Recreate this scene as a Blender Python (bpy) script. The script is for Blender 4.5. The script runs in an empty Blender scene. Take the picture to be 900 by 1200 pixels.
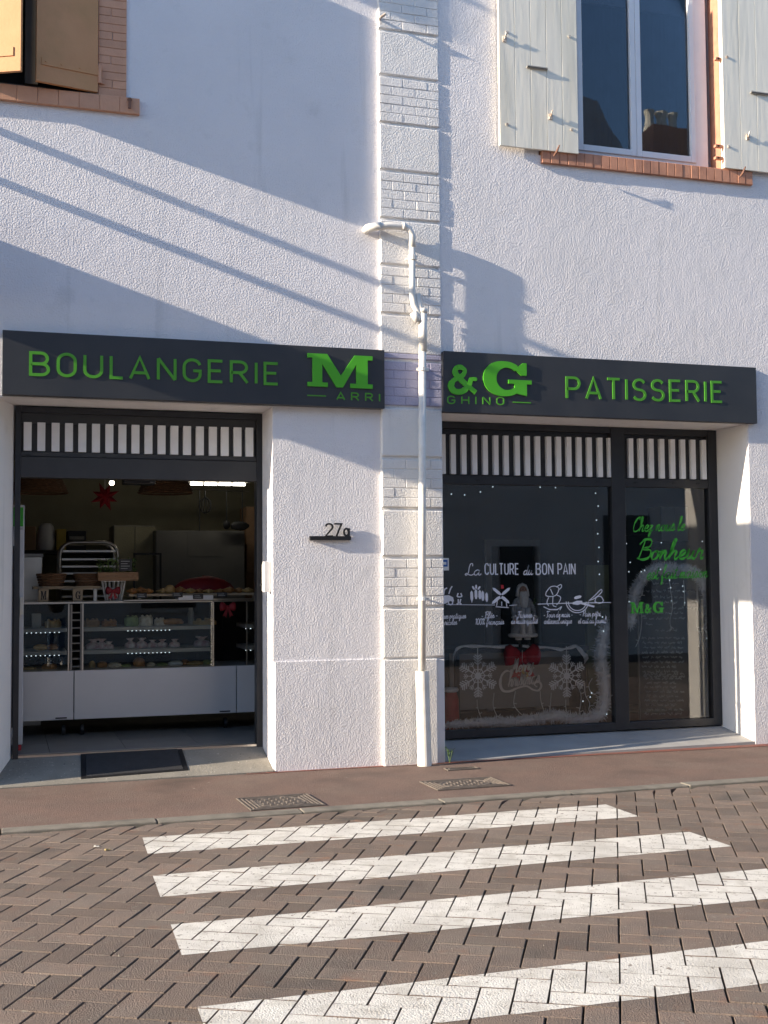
import bpy, bmesh, math, random
from mathutils import Vector, Matrix
random.seed(7)
SC = bpy.context.scene
COL = SC.collection
rad = math.radians

# ------------------------------------------------------------------ camera
FPX, CX, CY, D, H = 1400.0, 450.0, 600.0, 9.74, 1.6
YAW, PITCH, ROLL = rad(17.68), rad(3.09), rad(-0.42)
_f = Vector((math.sin(YAW) * math.cos(PITCH), math.cos(YAW) * math.cos(PITCH), math.sin(PITCH)))
_r = Vector((math.cos(YAW), -math.sin(YAW), 0))
_u = _r.cross(_f)
_c, _s = math.cos(ROLL), math.sin(ROLL)
CR, CU = _c * _r + _s * _u, -_s * _r + _c * _u
cam_d = bpy.data.cameras.new('camera')
cam = bpy.data.objects.new('camera', cam_d)
COL.objects.link(cam)
cam.matrix_world = Matrix(((CR.x, CU.x, -_f.x, 0), (CR.y, CU.y, -_f.y, -D), (CR.z, CU.z, -_f.z, H), (0, 0, 0, 1)))
cam_d.sensor_fit = 'VERTICAL'
cam_d.sensor_height = 24
cam_d.lens = 24 * FPX / 1200
cam_d.clip_end = 2000
cam_d.clip_start = 0.05
SC.camera = cam

# ------------------------------------------------------------------ light
SUN = Vector((1, 0.097, -0.32)).normalized()
EL = math.asin(-SUN.z)
AZ = math.atan2(-SUN.x, -SUN.y)          # compass from +Y towards +X
w = bpy.data.worlds.new('World')
SC.world = w
w.use_nodes = True
nt = w.node_tree
sky = nt.nodes.new('ShaderNodeTexSky')
sky.sky_type = 'NISHITA'
sky.sun_disc = False
sky.sun_elevation = EL
sky.sun_rotation = AZ
sky.air_density = 1.0
sky.dust_density = 0.6
sky.ozone_density = 3.5
bg = nt.nodes['Background']
nt.links.new(sky.outputs[0], bg.inputs[0])
bg.inputs[1].default_value = 0.14
sd = bpy.data.lights.new('sun', 'SUN')
sun = bpy.data.objects.new('sun', sd)
COL.objects.link(sun)
sun.rotation_euler = SUN.to_track_quat('-Z', 'Y').to_euler()
sun.location = (-30, -10, 15)
sd.energy = 5.0
sd.angle = rad(0.5)
sd.color = (1.0, 0.86, 0.67)
vs = SC.view_settings
vs.view_transform = 'Standard'
vs.look = 'None'
vs.gamma = 1
vs.exposure = 1.15
SC.cycles.max_bounces = 8
SC.cycles.transparent_max_bounces = 24
SC.cycles.use_denoising = True
SC.cycles.sample_clamp_indirect = 4


def at(px, py, Y=0.0, Z=None):
    """the world point on the plane y=Y (or z=Z) that a photo pixel looks at"""
    d = CR * ((px - CX) / FPX) - CU * ((py - CY) / FPX) + _f
    t = (Y + D) / d.y if Z is None else (Z - H) / d.z
    return Vector((d.x * t, -D + d.y * t, H + d.z * t))


def ax(px, py, Y=0.0):
    return at(px, py, Y).x


def az(px, py, Y=0.0):
    return at(px, py, Y).z


# ------------------------------------------------------------------ materials
def mat(name, c, rough=0.6, c2=None, scale=6.0, bump=0.0, bscale=60.0, metal=0.0, detail=4, spec=0.5,
        stretch=None, c3=None, s3=1.3, emit=None, es=0.0, coat=0.0, bdist=0.01, island=0.0, speck=()):
    m = bpy.data.materials.new(name)
    m.use_nodes = True
    n, l = m.node_tree.nodes, m.node_tree.links
    b = n['Principled BSDF']
    b.inputs['Base Color'].default_value = (*c, 1)
    b.inputs['Roughness'].default_value = rough
    b.inputs['Metallic'].default_value = metal
    b.inputs['Specular IOR Level'].default_value = spec
    b.inputs['Coat Weight'].default_value = coat
    g = n.new('ShaderNodeNewGeometry')
    src = g.outputs['Position']
    if stretch:
        mp = n.new('ShaderNodeMapping')
        mp.inputs['Scale'].default_value = stretch
        l.new(src, mp.inputs[0])
        src = mp.outputs[0]
    colour = None

    def noise(sc, det=detail):
        t = n.new('ShaderNodeTexNoise')
        t.inputs['Scale'].default_value = sc
        t.inputs['Detail'].default_value = det
        l.new(src, t.inputs['Vector'])
        return t.outputs[0]

    def mix(fac, a, bcol, lo=0.35, hi=0.65):
        mr = n.new('ShaderNodeMapRange')
        mr.inputs[1].default_value = lo
        mr.inputs[2].default_value = hi
        l.new(fac, mr.inputs[0])
        x = n.new('ShaderNodeMix')
        x.data_type = 'RGBA'
        l.new(mr.outputs[0], x.inputs[0])
        if isinstance(a, tuple):
            x.inputs[6].default_value = (*a, 1)
        else:
            l.new(a, x.inputs[6])
        x.inputs[7].default_value = (*bcol, 1)
        return x.outputs[2]
    if c2:
        colour = mix(noise(scale), c, c2)
    if c3:
        colour = mix(noise(s3, 6), colour or c, c3, 0.5, 0.75)
    for sc_, sl, sh_, lo_ in speck:
        colour = mix(noise(sl, 3), colour or c, sc_, lo_, lo_ + sh_)
    if island:
        oi = n.new('ShaderNodeObjectInfo')
        ad = n.new('ShaderNodeMath')
        l.new(oi.outputs['Random'], ad.inputs[0])
        l.new(g.outputs['Random Per Island'], ad.inputs[1])
        fr = n.new('ShaderNodeMath')
        fr.operation = 'FRACT'
        l.new(ad.outputs[0], fr.inputs[0])
        mr = n.new('ShaderNodeMapRange')
        mr.inputs[3].default_value = 1 - island
        mr.inputs[4].default_value = 1 + island
        l.new(fr.outputs[0], mr.inputs[0])
        x = n.new('ShaderNodeMix')
        x.data_type = 'RGBA'
        x.blend_type = 'MULTIPLY'
        x.inputs[0].default_value = 1
        l.new(colour, x.inputs[6])
        l.new(mr.outputs[0], x.inputs[7])
        colour = x.outputs[2]
    if colour:
        l.new(colour, b.inputs['Base Color'])
    if bump:
        bp = n.new('ShaderNodeBump')
        bp.inputs['Strength'].default_value = bump
        bp.inputs['Distance'].default_value = bdist
        l.new(noise(bscale, 5), bp.inputs['Height'])
        l.new(bp.outputs[0], b.inputs['Normal'])
    if emit:
        b.inputs['Emission Color'].default_value = (*emit, 1)
        b.inputs['Emission Strength'].default_value = es
    return m


def plaster(name, c, c2, grime, bump, fine=55.0):
    m = bpy.data.materials.new(name)
    m.use_nodes = True
    n, l = m.node_tree.nodes, m.node_tree.links
    b = n['Principled BSDF']
    b.inputs['Roughness'].default_value = 0.9
    b.inputs['Specular IOR Level'].default_value = 0.2
    g = n.new('ShaderNodeNewGeometry')

    def noise(sc, det, rg=0.5):
        t = n.new('ShaderNodeTexNoise')
        t.inputs['Scale'].default_value = sc
        t.inputs['Detail'].default_value = det
        t.inputs['Roughness'].default_value = rg
        l.new(g.outputs['Position'], t.inputs['Vector'])
        return t.outputs[0]

    def mix(fac, a, bc, lo, hi):
        mr = n.new('ShaderNodeMapRange')
        mr.inputs[1].default_value = lo
        mr.inputs[2].default_value = hi
        l.new(fac, mr.inputs[0])
        x = n.new('ShaderNodeMix')
        x.data_type = 'RGBA'
        l.new(mr.outputs[0], x.inputs[0])
        if isinstance(a, tuple):
            x.inputs[6].default_value = (*a, 1)
        else:
            l.new(a, x.inputs[6])
        x.inputs[7].default_value = (*bc, 1)
        return x.outputs[2]
    col = mix(noise(1.1, 5), c, c2, 0.38, 0.66)
    col = mix(noise(3.3, 8, 0.62), col, grime, 0.58, 0.82)
    mp = n.new('ShaderNodeMapping')
    mp.inputs['Scale'].default_value = (7, 7, 0.45)
    l.new(g.outputs['Position'], mp.inputs[0])
    st = n.new('ShaderNodeTexNoise')
    st.inputs['Scale'].default_value = 1.0
    st.inputs['Detail'].default_value = 6
    l.new(mp.outputs[0], st.inputs['Vector'])
    col = mix(st.outputs[0], col, tuple(q * .86 for q in grime), 0.60, 0.88)
    l.new(col, b.inputs['Base Color'])
    # roughcast: trowelled lumps over fine grit
    mr = n.new('ShaderNodeMapRange')
    mr.inputs[1].default_value = 0.3
    mr.inputs[2].default_value = 0.7
    l.new(noise(fine, 3, 0.55), mr.inputs[0])
    b1 = n.new('ShaderNodeBump')
    b1.inputs['Strength'].default_value = bump
    b1.inputs['Distance'].default_value = 0.0062
    l.new(mr.outputs[0], b1.inputs['Height'])
    b2 = n.new('ShaderNodeBump')
    b2.inputs['Strength'].default_value = bump * 0.5
    b2.inputs['Distance'].default_value = 0.02
    l.new(noise(9.0, 3), b2.inputs['Height'])
    l.new(b2.outputs[0], b1.inputs['Normal'])
    l.new(b1.outputs[0], b.inputs['Normal'])
    return m


def glass(name, tint=(1, 1, 1), ior=1.5, boost=1.0, rough=0.0, curve=0.0):
    m = bpy.data.materials.new(name)
    m.use_nodes = True
    n, l = m.node_tree.nodes, m.node_tree.links
    n.remove(n['Principled BSDF'])
    t = n.new('ShaderNodeBsdfTransparent')
    t.inputs[0].default_value = (*tint, 1)
    gl = n.new('ShaderNodeBsdfGlossy')
    gl.inputs['Roughness'].default_value = rough
    fr = n.new('ShaderNodeFresnel')
    fr.inputs[0].default_value = ior
    mu = n.new('ShaderNodeMath')
    mu.operation = 'MULTIPLY'
    mu.use_clamp = True
    mu.inputs[1].default_value = boost
    l.new(fr.outputs[0], mu.inputs[0])
    mx = n.new('ShaderNodeMixShader')
    l.new(mu.outputs[0], mx.inputs[0])
    l.new(t.outputs[0], mx.inputs[1])
    l.new(gl.outputs[0], mx.inputs[2])
    if curve:
        g = n.new('ShaderNodeNewGeometry')
        tx = n.new('ShaderNodeTexNoise')
        tx.inputs['Scale'].default_value = 1.3
        l.new(g.outputs['Position'], tx.inputs['Vector'])
        bp = n.new('ShaderNodeBump')
        bp.inputs['Strength'].default_value = curve
        bp.inputs['Distance'].default_value = 0.05
        l.new(tx.outputs[0], bp.inputs['Height'])
        l.new(bp.outputs[0], gl.inputs['Normal'])
    l.new(mx.outputs[0], n['Material Output'].inputs[0])
    return m


M = {}
M['wall'] = plaster('wall_plaster', (0.815, 0.79, 0.81), (0.765, 0.745, 0.765), (0.66, 0.645, 0.655), 0.62, 72)
M['wall_r'] = plaster('right_wall_plaster', (0.82, 0.79, 0.80), (0.77, 0.745, 0.75), (0.69, 0.67, 0.67), 0.58, 66)
M['pil'] = plaster('pilaster_paint', (0.81, 0.79, 0.775), (0.77, 0.755, 0.74), (0.70, 0.68, 0.66), 0.62, 72)
M['mauve'] = plaster('mauve_paint', (0.44, 0.43, 0.56), (0.41, 0.40, 0.53), (0.47, 0.46, 0.56), 0.5, 80)
M['smooth'] = plaster('smooth_reveal_plaster', (0.80, 0.775, 0.76), (0.75, 0.73, 0.72), (0.66, 0.64, 0.62), 0.12, 30)
M['pipe'] = mat('pipe_paint', (0.80, 0.77, 0.72), 0.45, (0.74, 0.71, 0.66), 9, 0.1, 30, c3=(0.62, 0.58, 0.52), s3=7)
M['sign'] = mat('dark_sign_panel', (0.032, 0.035, 0.042), 0.42, (0.042, 0.044, 0.049), 3, 0.04, 5, spec=0.5)
M['green'] = mat('green_letter', (0.075, 0.31, 0.022), 0.4, (0.085, 0.34, 0.028), 5)
M['greenb'] = mat('bright_green_letter', (0.08, 0.42, 0.02), 0.35, (0.09, 0.45, 0.028), 5)
M['greenv'] = mat('green_vinyl', (0.05, 0.42, 0.035), 0.5)
M['whitev'] = mat('white_vinyl', (0.80, 0.80, 0.86), 0.5)
M['frame'] = mat('anthracite_frame', (0.020, 0.021, 0.025), 0.42, (0.026, 0.027, 0.03), 8)
M['frameg'] = mat('dark_grey_roller', (0.045, 0.045, 0.047), 0.5, (0.055, 0.055, 0.055), 6)
M['slat'] = mat('white_slat', (0.93, 0.925, 0.92), 0.5, (0.88, 0.875, 0.87), 12)
M['shop_glass'] = glass('shop_glass', (0.94, 0.95, 0.955), 1.52, 1.25)
M['case_glass'] = glass('case_glass', (0.93, 0.96, 0.95), 1.45)
M['win_glass'] = glass('window_glass', (0.55, 0.57, 0.6), 1.55, 1.5, curve=0.03)
M['salmon'] = mat('salmon_brick', (0.57, 0.28, 0.18), 0.85, (0.50, 0.235, 0.15), 12, 0.5, 120, c3=(0.34, 0.17, 0.12), s3=5, island=0.07)
M['ochre'] = mat('ochre_brick', (0.64, 0.345, 0.22), 0.85, (0.59, 0.315, 0.20), 10, 0.3, 90, island=0.06)
M['mortar'] = mat('mortar', (0.26, 0.135, 0.10), 0.95, (0.22, 0.12, 0.09), 20, 0.4, 120)
M['tan'] = mat('tan_shutter', (0.62, 0.305, 0.135), 0.55, (0.58, 0.28, 0.12), 5, 0.1, 40, c3=(0.50, 0.26, 0.10), s3=3)
M['cream'] = mat('cream_shutter', (0.88, 0.835, 0.72), 0.6, (0.82, 0.775, 0.67), 7, 0.22, 22, stretch=(1, 1, 0.12), c3=(0.66, 0.63, 0.53), s3=4.5)
M['iron'] = mat('painted_iron', (0.60, 0.585, 0.53), 0.6, (0.36, 0.24, 0.17), 40, 0.2, 90)
M['rust'] = mat('rusty_iron', (0.16, 0.075, 0.05), 0.8, (0.24, 0.12, 0.08), 60, 0.4, 150)
M['pvc'] = mat('white_pvc', (0.78, 0.78, 0.80), 0.35, (0.74, 0.74, 0.76), 5)
M['brownframe'] = mat('olive_brown_frame', (0.12, 0.105, 0.085), 0.6, (0.10, 0.09, 0.07), 9)
M['curtain'] = mat('net_curtain', (0.06, 0.09, 0.24), 0.9, (0.035, 0.055, 0.16), 6)  # blue of the sky reflected in the glass is put into the curtain colour
M['black'] = mat('black_metal', (0.012, 0.012, 0.014), 0.5)
M['dark'] = mat('dark_void', (0.012, 0.012, 0.012), 0.9)
M['asphalt'] = mat('red_asphalt', (0.195, 0.124, 0.100), 0.94, (0.160, 0.108, 0.089), 3.0, 1.0, 120, c3=(0.205, 0.148, 0.122), s3=1.6, detail=8, bdist=0.02, speck=(((0.34, 0.26, 0.21), 120, .06, .60), ((0.06, 0.045, 0.04), 85, .06, .61), ((0.10, 0.07, 0.058), 1.1, .2, .58), ((0.38, 0.33, 0.28), 14, .03, .72)))
M['asphalt_red'] = mat('fresh_red_asphalt', (0.25, 0.078, 0.055), 0.92, (0.19, 0.085, 0.066), 8, 1.0, 150, bdist=0.012)
M['kerb'] = mat('kerb_concrete', (0.235, 0.212, 0.178), 0.9, (0.185, 0.168, 0.14), 9, 0.7, 120, c3=(0.11, 0.10, 0.085), s3=4)
M['paver'] = mat('paver_concrete', (0.195, 0.143, 0.114), 0.9, (0.162, 0.125, 0.104), 7, 1.0, 150, c3=(0.190, 0.155, 0.13), s3=2.2, island=0.22, detail=7, bdist=0.014, speck=(((0.36, 0.31, 0.26), 150, .05, .64), ((0.06, 0.048, 0.042), 110, .05, .65), ((0.24, 0.21, 0.175), 28, .08, .66), ((0.105, 0.088, 0.078), 1.7, .14, .60), ((0.20, 0.125, 0.092), 5.5, .10, .62)))
M['sand'] = mat('joint_sand', (0.10, 0.085, 0.07), 0.95, (0.06, 0.05, 0.04), 30, 0.8, 200)
M['paint'] = mat('road_paint', (0.74, 0.71, 0.65), 0.8, (0.62, 0.59, 0.54), 4, 0.9, 120, c3=(0.50, 0.465, 0.41), s3=11, detail=8, bdist=0.007, speck=(((0.20, 0.16, 0.13), 70, .03, .655), ((0.22, 0.17, 0.14), 17, .02, .70), ((0.50, 0.47, 0.42), 2.3, .22, .52), ((0.30, 0.26, 0.22), 24, .04, .68)))
M['concrete'] = mat('threshold_concrete', (0.27, 0.25, 0.215), 0.85, (0.215, 0.20, 0.172), 4, 0.5, 60, c3=(0.20, 0.185, 0.16), s3=2.6, speck=(((0.5, 0.47, 0.41), 60, .05, .66), ((0.13, 0.12, 0.10), 40, .06, .66)))
M['sillc'] = mat('sill_concrete', (0.35, 0.345, 0.34), 0.8, (0.31, 0.305, 0.30), 4, 0.15, 40, c3=(0.27, 0.265, 0.26), s3=2.2)
M['tile'] = mat('grey_floor_tile', (0.20, 0.195, 0.185), 0.45, (0.17, 0.165, 0.155), 5, 0.05, 20)
M['mat'] = mat('rubber_mat', (0.022, 0.023, 0.027), 0.75, (0.030, 0.031, 0.036), 20, 0.8, 160)
M['castiron'] = mat('cast_iron', (0.16, 0.135, 0.115), 0.7, (0.12, 0.10, 0.088), 25, 0.5, 150, c3=(0.20, 0.16, 0.13), s3=9)
M['inwall'] = mat('greenish_inner_wall', (0.40, 0.37, 0.25), 0.8, (0.34, 0.315, 0.21), 3, 0.2, 60)
M['inwall2'] = mat('dark_inner_wall', (0.05, 0.05, 0.055), 0.8, (0.06, 0.058, 0.06), 2)
M['ceil'] = mat('inner_ceiling', (0.16, 0.15, 0.13), 0.9)
M['panel'] = mat('white_laminate', (0.74, 0.73, 0.73), 0.35, (0.71, 0.70, 0.70), 2)
M['steel'] = mat('stainless_steel', (0.62, 0.58, 0.52), 0.28, (0.55, 0.52, 0.47), 8, metal=1.0)
M['steeld'] = mat('matte_steel_sheet', (0.34, 0.32, 0.29), 0.5, (0.30, 0.28, 0.255), 3)
M['fridge'] = mat('fridge_enamel', (0.66, 0.66, 0.67), 0.35, (0.62, 0.62, 0.63), 4)
M['red'] = mat('red_paper', (0.20, 0.008, 0.014), 0.6, (0.27, 0.01, 0.016), 9)
M['redcloth'] = mat('red_velvet', (0.50, 0.012, 0.022), 0.75, (0.38, 0.008, 0.016), 14, 0.4, 50)
M['wicker'] = mat('wicker', (0.24, 0.13, 0.065), 0.8, (0.12, 0.065, 0.035), 30, 0.7, 80, stretch=(1, 1, 6))
M['wood'] = mat('light_wood', (0.36, 0.21, 0.11), 0.6, (0.27, 0.15, 0.075), 5, 0.2, 30, stretch=(0.6, 4, 8))
M['greywood'] = mat('grey_oak', (0.20, 0.155, 0.115), 0.7, (0.14, 0.11, 0.08), 4, 0.3, 30, stretch=(0.5, 5, 9))
M['crust'] = mat('golden_crust', (0.46, 0.22, 0.065), 0.5, (0.30, 0.12, 0.035), 22, 0.5, 60)
M['crust2'] = mat('pale_crust', (0.60, 0.40, 0.17), 0.5, (0.48, 0.29, 0.10), 22, 0.5, 60)
M['bag'] = mat('printed_paper_bag', (0.62, 0.54, 0.52), 0.6, (0.42, 0.22, 0.22), 26, 0.3, 30)
M['cream_food'] = mat('cream_icing', (0.72, 0.66, 0.56), 0.5, (0.50, 0.40, 0.28), 30)
M['greenfood'] = mat('pistachio_icing', (0.28, 0.36, 0.14), 0.5, (0.22, 0.28, 0.12), 30)
M['leaf'] = mat('leaf', (0.075, 0.14, 0.035), 0.6, (0.11, 0.17, 0.05), 30)
M['herb'] = mat('herb_leaf', (0.17, 0.27, 0.08), 0.6, (0.22, 0.32, 0.12), 30)
M['kraft'] = mat('kraft_board', (0.36, 0.29, 0.20), 0.8, (0.32, 0.26, 0.18), 8)
M['chalk'] = mat('chalk', (0.40, 0.42, 0.42), 0.9)
M['slate'] = mat('chalkboard', (0.020, 0.022, 0.026), 0.6, (0.028, 0.03, 0.033), 4)
M['fluff'] = mat('white_tinsel', (0.93, 0.95, 0.97), 0.4, (0.88, 0.91, 0.94), 40)
M['acryl'] = mat('frosted_acrylic', (0.88, 0.90, 0.91), 0.4)
M['wire'] = mat('white_wire', (0.82, 0.83, 0.80), 0.5)
M['led'] = mat('led_lamp', (0.9, 0.95, 1.0), 0.4, emit=(0.75, 0.9, 1.0), es=0.34)
M['lamp'] = mat('lit_lamp', (1, 0.95, 0.85), 0.4, emit=(1.0, 0.93, 0.76), es=8.0)
M['tube'] = mat('lit_tube', (1, 0.98, 0.92), 0.4, emit=(1.0, 0.94, 0.80), es=6.0)
M['coat'] = mat('grey_wool_coat', (0.46, 0.47, 0.50), 0.9, (0.34, 0.35, 0.38), 30, 0.4, 90)
M['fur'] = mat('white_fur', (0.90, 0.90, 0.89), 0.9, (0.78, 0.78, 0.78), 45, 0.8, 120)
M['skin'] = mat('doll_skin', (0.55, 0.33, 0.24), 0.6, (0.50, 0.28, 0.2), 20)
M['boot'] = mat('black_boot', (0.02, 0.02, 0.022), 0.4)
M['gold'] = mat('gold_ribbon', (0.70, 0.48, 0.16), 0.3, metal=0.8)
M['blue'] = mat('blue_print', (0.02, 0.12, 0.42), 0.5)
M['whitep'] = mat('white_print', (0.78, 0.79, 0.80), 0.5)
M['redp'] = mat('red_print', (0.55, 0.03, 0.04), 0.5)
M['olive'] = mat('olive_panel', (0.16, 0.18, 0.085), 0.7, (0.14, 0.16, 0.075), 3)
M['oppwall'] = mat('opposite_render', (0.60, 0.58, 0.57), 0.9, (0.54, 0.52, 0.51), 2, 0.3, 30)
M['rooftile'] = mat('roof_tile', (0.30, 0.13, 0.075), 0.9, (0.2, 0.085, 0.05), 12, 0.8, 20)
M['yellowb'] = mat('yellow_plastic', (0.42, 0.30, 0.03), 0.5)
M['cardb'] = mat('cardboard', (0.36, 0.22, 0.13), 0.8, (0.30, 0.18, 0.10), 6)
M['denim'] = mat('denim', (0.07, 0.13, 0.24), 0.85, (0.05, 0.10, 0.19), 40, 0.3, 120)
M['jacket'] = mat('black_jacket', (0.04, 0.035, 0.035), 0.8, (0.06, 0.05, 0.05), 30, 0.3, 60)
M['face'] = mat('person_skin', (0.52, 0.31, 0.22), 0.55, (0.47, 0.27, 0.19), 30)
M['hair'] = mat('brown_hair', (0.06, 0.035, 0.02), 0.6, (0.04, 0.025, 0.015), 60)
M['litter'] = mat('yellow_paper', (0.42, 0.32, 0.14), 0.7)
M['litterw'] = mat('white_paper', (0.62, 0.60, 0.55), 0.7)


# ------------------------------------------------------------------ mesh helpers
def catmull(P, n=6, closed=False):
    P = [Vector(p) for p in P]
    if len(P) < 3:
        return P
    out = []
    L = len(P)
    for i in range(L if closed else L - 1):
        p0 = P[(i - 1) % L] if closed or i > 0 else P[0] * 2 - P[1]
        p1, p2 = P[i], P[(i + 1) % L]
        p3 = P[(i + 2) % L] if closed or i + 2 < L else P[-1] * 2 - P[-2]
        for k in range(n):
            t = k / n
            out.append(0.5 * ((2 * p1) + (p2 - p0) * t + (2 * p0 - 5 * p1 + 4 * p2 - p3) * t * t + (3 * p1 - p0 - 3 * p2 + p3) * t ** 3))
    if not closed:
        out.append(P[-1])
    return out


class MB:
    def __init__(s):
        s.v, s.f = [], []

    def add(s, vs, fs):
        o = len(s.v)
        s.v += [tuple(v) for v in vs]
        s.f += [tuple(i + o for i in f) for f in fs]
        return s

    def box(s, x0, x1, y0, y1, z0, z1, T=None, c=0.0):
        if c > 0:      # chamfered on the street side (y0)
            vs = [(x0, y1, z0), (x1, y1, z0), (x1, y1, z1), (x0, y1, z1), (x0, y0 + c, z0), (x1, y0 + c, z0), (x1, y0 + c, z1), (x0, y0 + c, z1),
                  (x0 + c, y0, z0 + c), (x1 - c, y0, z0 + c), (x1 - c, y0, z1 - c), (x0 + c, y0, z1 - c)]
            fs = [(3, 2, 1, 0)]
            for a, b in ((0, 4), (4, 8)):
                for i in range(4):
                    j = (i + 1) % 4
                    fs.append((a + i, a + j, b + j, b + i))
            fs.append((8, 9, 10, 11))
        else:
            vs = [(x, y, z) for z in (z0, z1) for x, y in ((x0, y0), (x1, y0), (x1, y1), (x0, y1))]
            fs = [(3, 2, 1, 0), (4, 5, 6, 7), (0, 1, 5, 4), (1, 2, 6, 5), (2, 3, 7, 6), (3, 0, 4, 7)]
        if T:
            vs = [T @ Vector(v) for v in vs]
        return s.add(vs, fs)

    def tube(s, P, r, n=8, closed=False, cap=True, T=None):
        P = [Vector(p) for p in P]
        L = len(P)
        R = r if isinstance(r, (list, tuple)) else [r] * L
        vs, fs = [], []
        up = None
        for i in range(L):
            a = P[i - 1] if i > 0 or closed else P[i]
            b = P[(i + 1) % L] if i < L - 1 or closed else P[i]
            t = (b - a)
            t = t.normalized() if t.length > 1e-9 else Vector((0, 0, 1))
            if up is None:
                up = Vector((0, 0, 1)) if abs(t.z) < 0.9 else Vector((0, 1, 0))
            side = t.cross(up)
            if side.length < 1e-6:
                side = t.orthogonal()
            side.normalize()
            up = side.cross(t).normalized()
            for k in range(n):
                an = 2 * math.pi * k / n
                vs.append(P[i] + (side * math.cos(an) + up * math.sin(an)) * R[i])
        for i in range(L if closed else L - 1):
            j = (i + 1) % L
            for k in range(n):
                q = (k + 1) % n
                fs.append((i * n + k, i * n + q, j * n + q, j * n + k))
        if cap and not closed:
            fs.append(tuple(range(n))[::-1])
            fs.append(tuple((L - 1) * n + k for k in range(n)))
        if T:
            vs = [T @ v for v in vs]
        return s.add(vs, fs)

    def lathe(s, prof, c=(0, 0, 0), n=16, sx=1, sy=1, T=None):
        vs, fs = [], []
        for r, z in prof:
            for k in range(n):
                a = 2 * math.pi * k / n
                vs.append(Vector((c[0] + r * sx * math.cos(a), c[1] + r * sy * math.sin(a), c[2] + z)))
        for i in range(len(prof) - 1):
            for k in range(n):
                q = (k + 1) % n
                fs.append((i * n + k, i * n + q, (i + 1) * n + q, (i + 1) * n + k))
        fs.append(tuple(range(n))[::-1])
        fs.append(tuple((len(prof) - 1) * n + k for k in range(n)))
        if T:
            vs = [T @ v for v in vs]
        return s.add(vs, fs)

    def ball(s, c, rx, ry=None, rz=None, n=10, m=7, jit=0.0, T=None):
        ry, rz = ry or rx, rz or rx
        vs, fs = [], []
        for i in range(m + 1):
            th = math.pi * i / m
            for k in range(n):
                a = 2 * math.pi * k / n
                j = 1 + random.uniform(-jit, jit)
                vs.append(Vector((c[0] + rx * j * math.sin(th) * math.cos(a), c[1] + ry * j * math.sin(th) * math.sin(a), c[2] - rz * j * math.cos(th))))
        for i in range(m):
            for k in range(n):
                q = (k + 1) % n
                fs.append((i * n + k, i * n + q, (i + 1) * n + q, (i + 1) * n + k))
        if T:
            vs = [T @ v for v in vs]
        return s.add(vs, fs)

    def prism(s, P, y0, y1):
        """outline P in (x, z); front face at y0, back at y1"""
        n = len(P)
        vs = [(x, y0, z) for x, z in P] + [(x, y1, z) for x, z in P]
        ar = sum(P[i][0] * P[(i + 1) % n][1] - P[(i + 1) % n][0] * P[i][1] for i in range(n))
        fr = tuple(range(n)) if ar > 0 else tuple(range(n))[::-1]
        fs = [fr, tuple(i + n for i in fr[::-1])]
        for i in range(n):
            j = (i + 1) % n
            fs.append((i, i + n, j + n, j) if ar > 0 else (j, j + n, i + n, i))
        return s.add(vs, fs)

    def stroke(s, P, wd, y0, y1, closed=False):
        """flat ribbon of width wd (number or list) along P in (x, z), from y0 (front) to y1"""
        Q = []
        for p in P:
            if not Q or (Vector(p) - Q[-1]).length > 1e-5:
                Q.append(Vector(p))
        if closed and (Q[0] - Q[-1]).length < 1e-5:
            Q.pop()
        if len(Q) < 2:
            return s
        L = len(Q)
        W = wd if isinstance(wd, (list, tuple)) else [wd] * L
        W = [W[min(len(W) - 1, round(i * (len(W) - 1) / max(1, L - 1)))] for i in range(L)]
        lf, rt = [], []
        for i in range(L):
            a = Q[i - 1] if i > 0 or closed else None
            b = Q[(i + 1) % L] if i < L - 1 or closed else None
            d1 = (Q[i] - a).normalized() if a is not None else None
            d2 = (b - Q[i]).normalized() if b is not None else None
            if d1 is None:
                d1 = d2
            if d2 is None:
                d2 = d1
            n1, n2 = Vector((-d1.y, d1.x)), Vector((-d2.y, d2.x))
            nn = n1 + n2
            if nn.length < 0.3:
                nn = n1
            nn.normalize()
            k = min(1.7, 1 / max(0.4, nn.dot(n1))) * W[i] / 2
            lf.append(Q[i] + nn * k)
            rt.append(Q[i] - nn * k)
        vs = []
        for i in range(L):
            vs += [(lf[i].x, y0, lf[i].y), (rt[i].x, y0, rt[i].y), (rt[i].x, y1, rt[i].y), (lf[i].x, y1, lf[i].y)]
        fs = []
        for i in range(L if closed else L - 1):
            a, b = 4 * i, 4 * ((i + 1) % L)
            for k in range(4):
                q = (k + 1) % 4
                fs.append((a + k, a + q, b + q, b + k))
        if not closed:
            fs += [(3, 2, 1, 0), (4 * L - 4, 4 * L - 3, 4 * L - 2, 4 * L - 1)]
        return s.add(vs, fs)

    def mesh(s, name, m, smooth=False):
        me = bpy.data.meshes.new(name)
        me.from_pydata(s.v, [], s.f)
        me.materials.append(m)
        if smooth:
            me.polygons.foreach_set('use_smooth', [True] * len(me.polygons))
        me.update()
        return me

    def build(s, name, m, parent=None, smooth=False, bevel=0.0, fix=True, sub=0):
        me = s.mesh(name, m, smooth)
        if fix:
            b = bmesh.new()
            b.from_mesh(me)
            bmesh.ops.recalc_face_normals(b, faces=b.faces)
            b.to_mesh(me)
            b.free()
        o = bpy.data.objects.new(name, me)
        COL.objects.link(o)
        if parent:
            o.parent = parent
        if bevel:
            bv = o.modifiers.new('b', 'BEVEL')
            bv.width = bevel
            bv.segments = 2
            bv.limit_method = 'ANGLE'
        if sub:
            sm = o.modifiers.new('s', 'SUBSURF')
            sm.levels = sm.render_levels = sub
        return o


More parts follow.
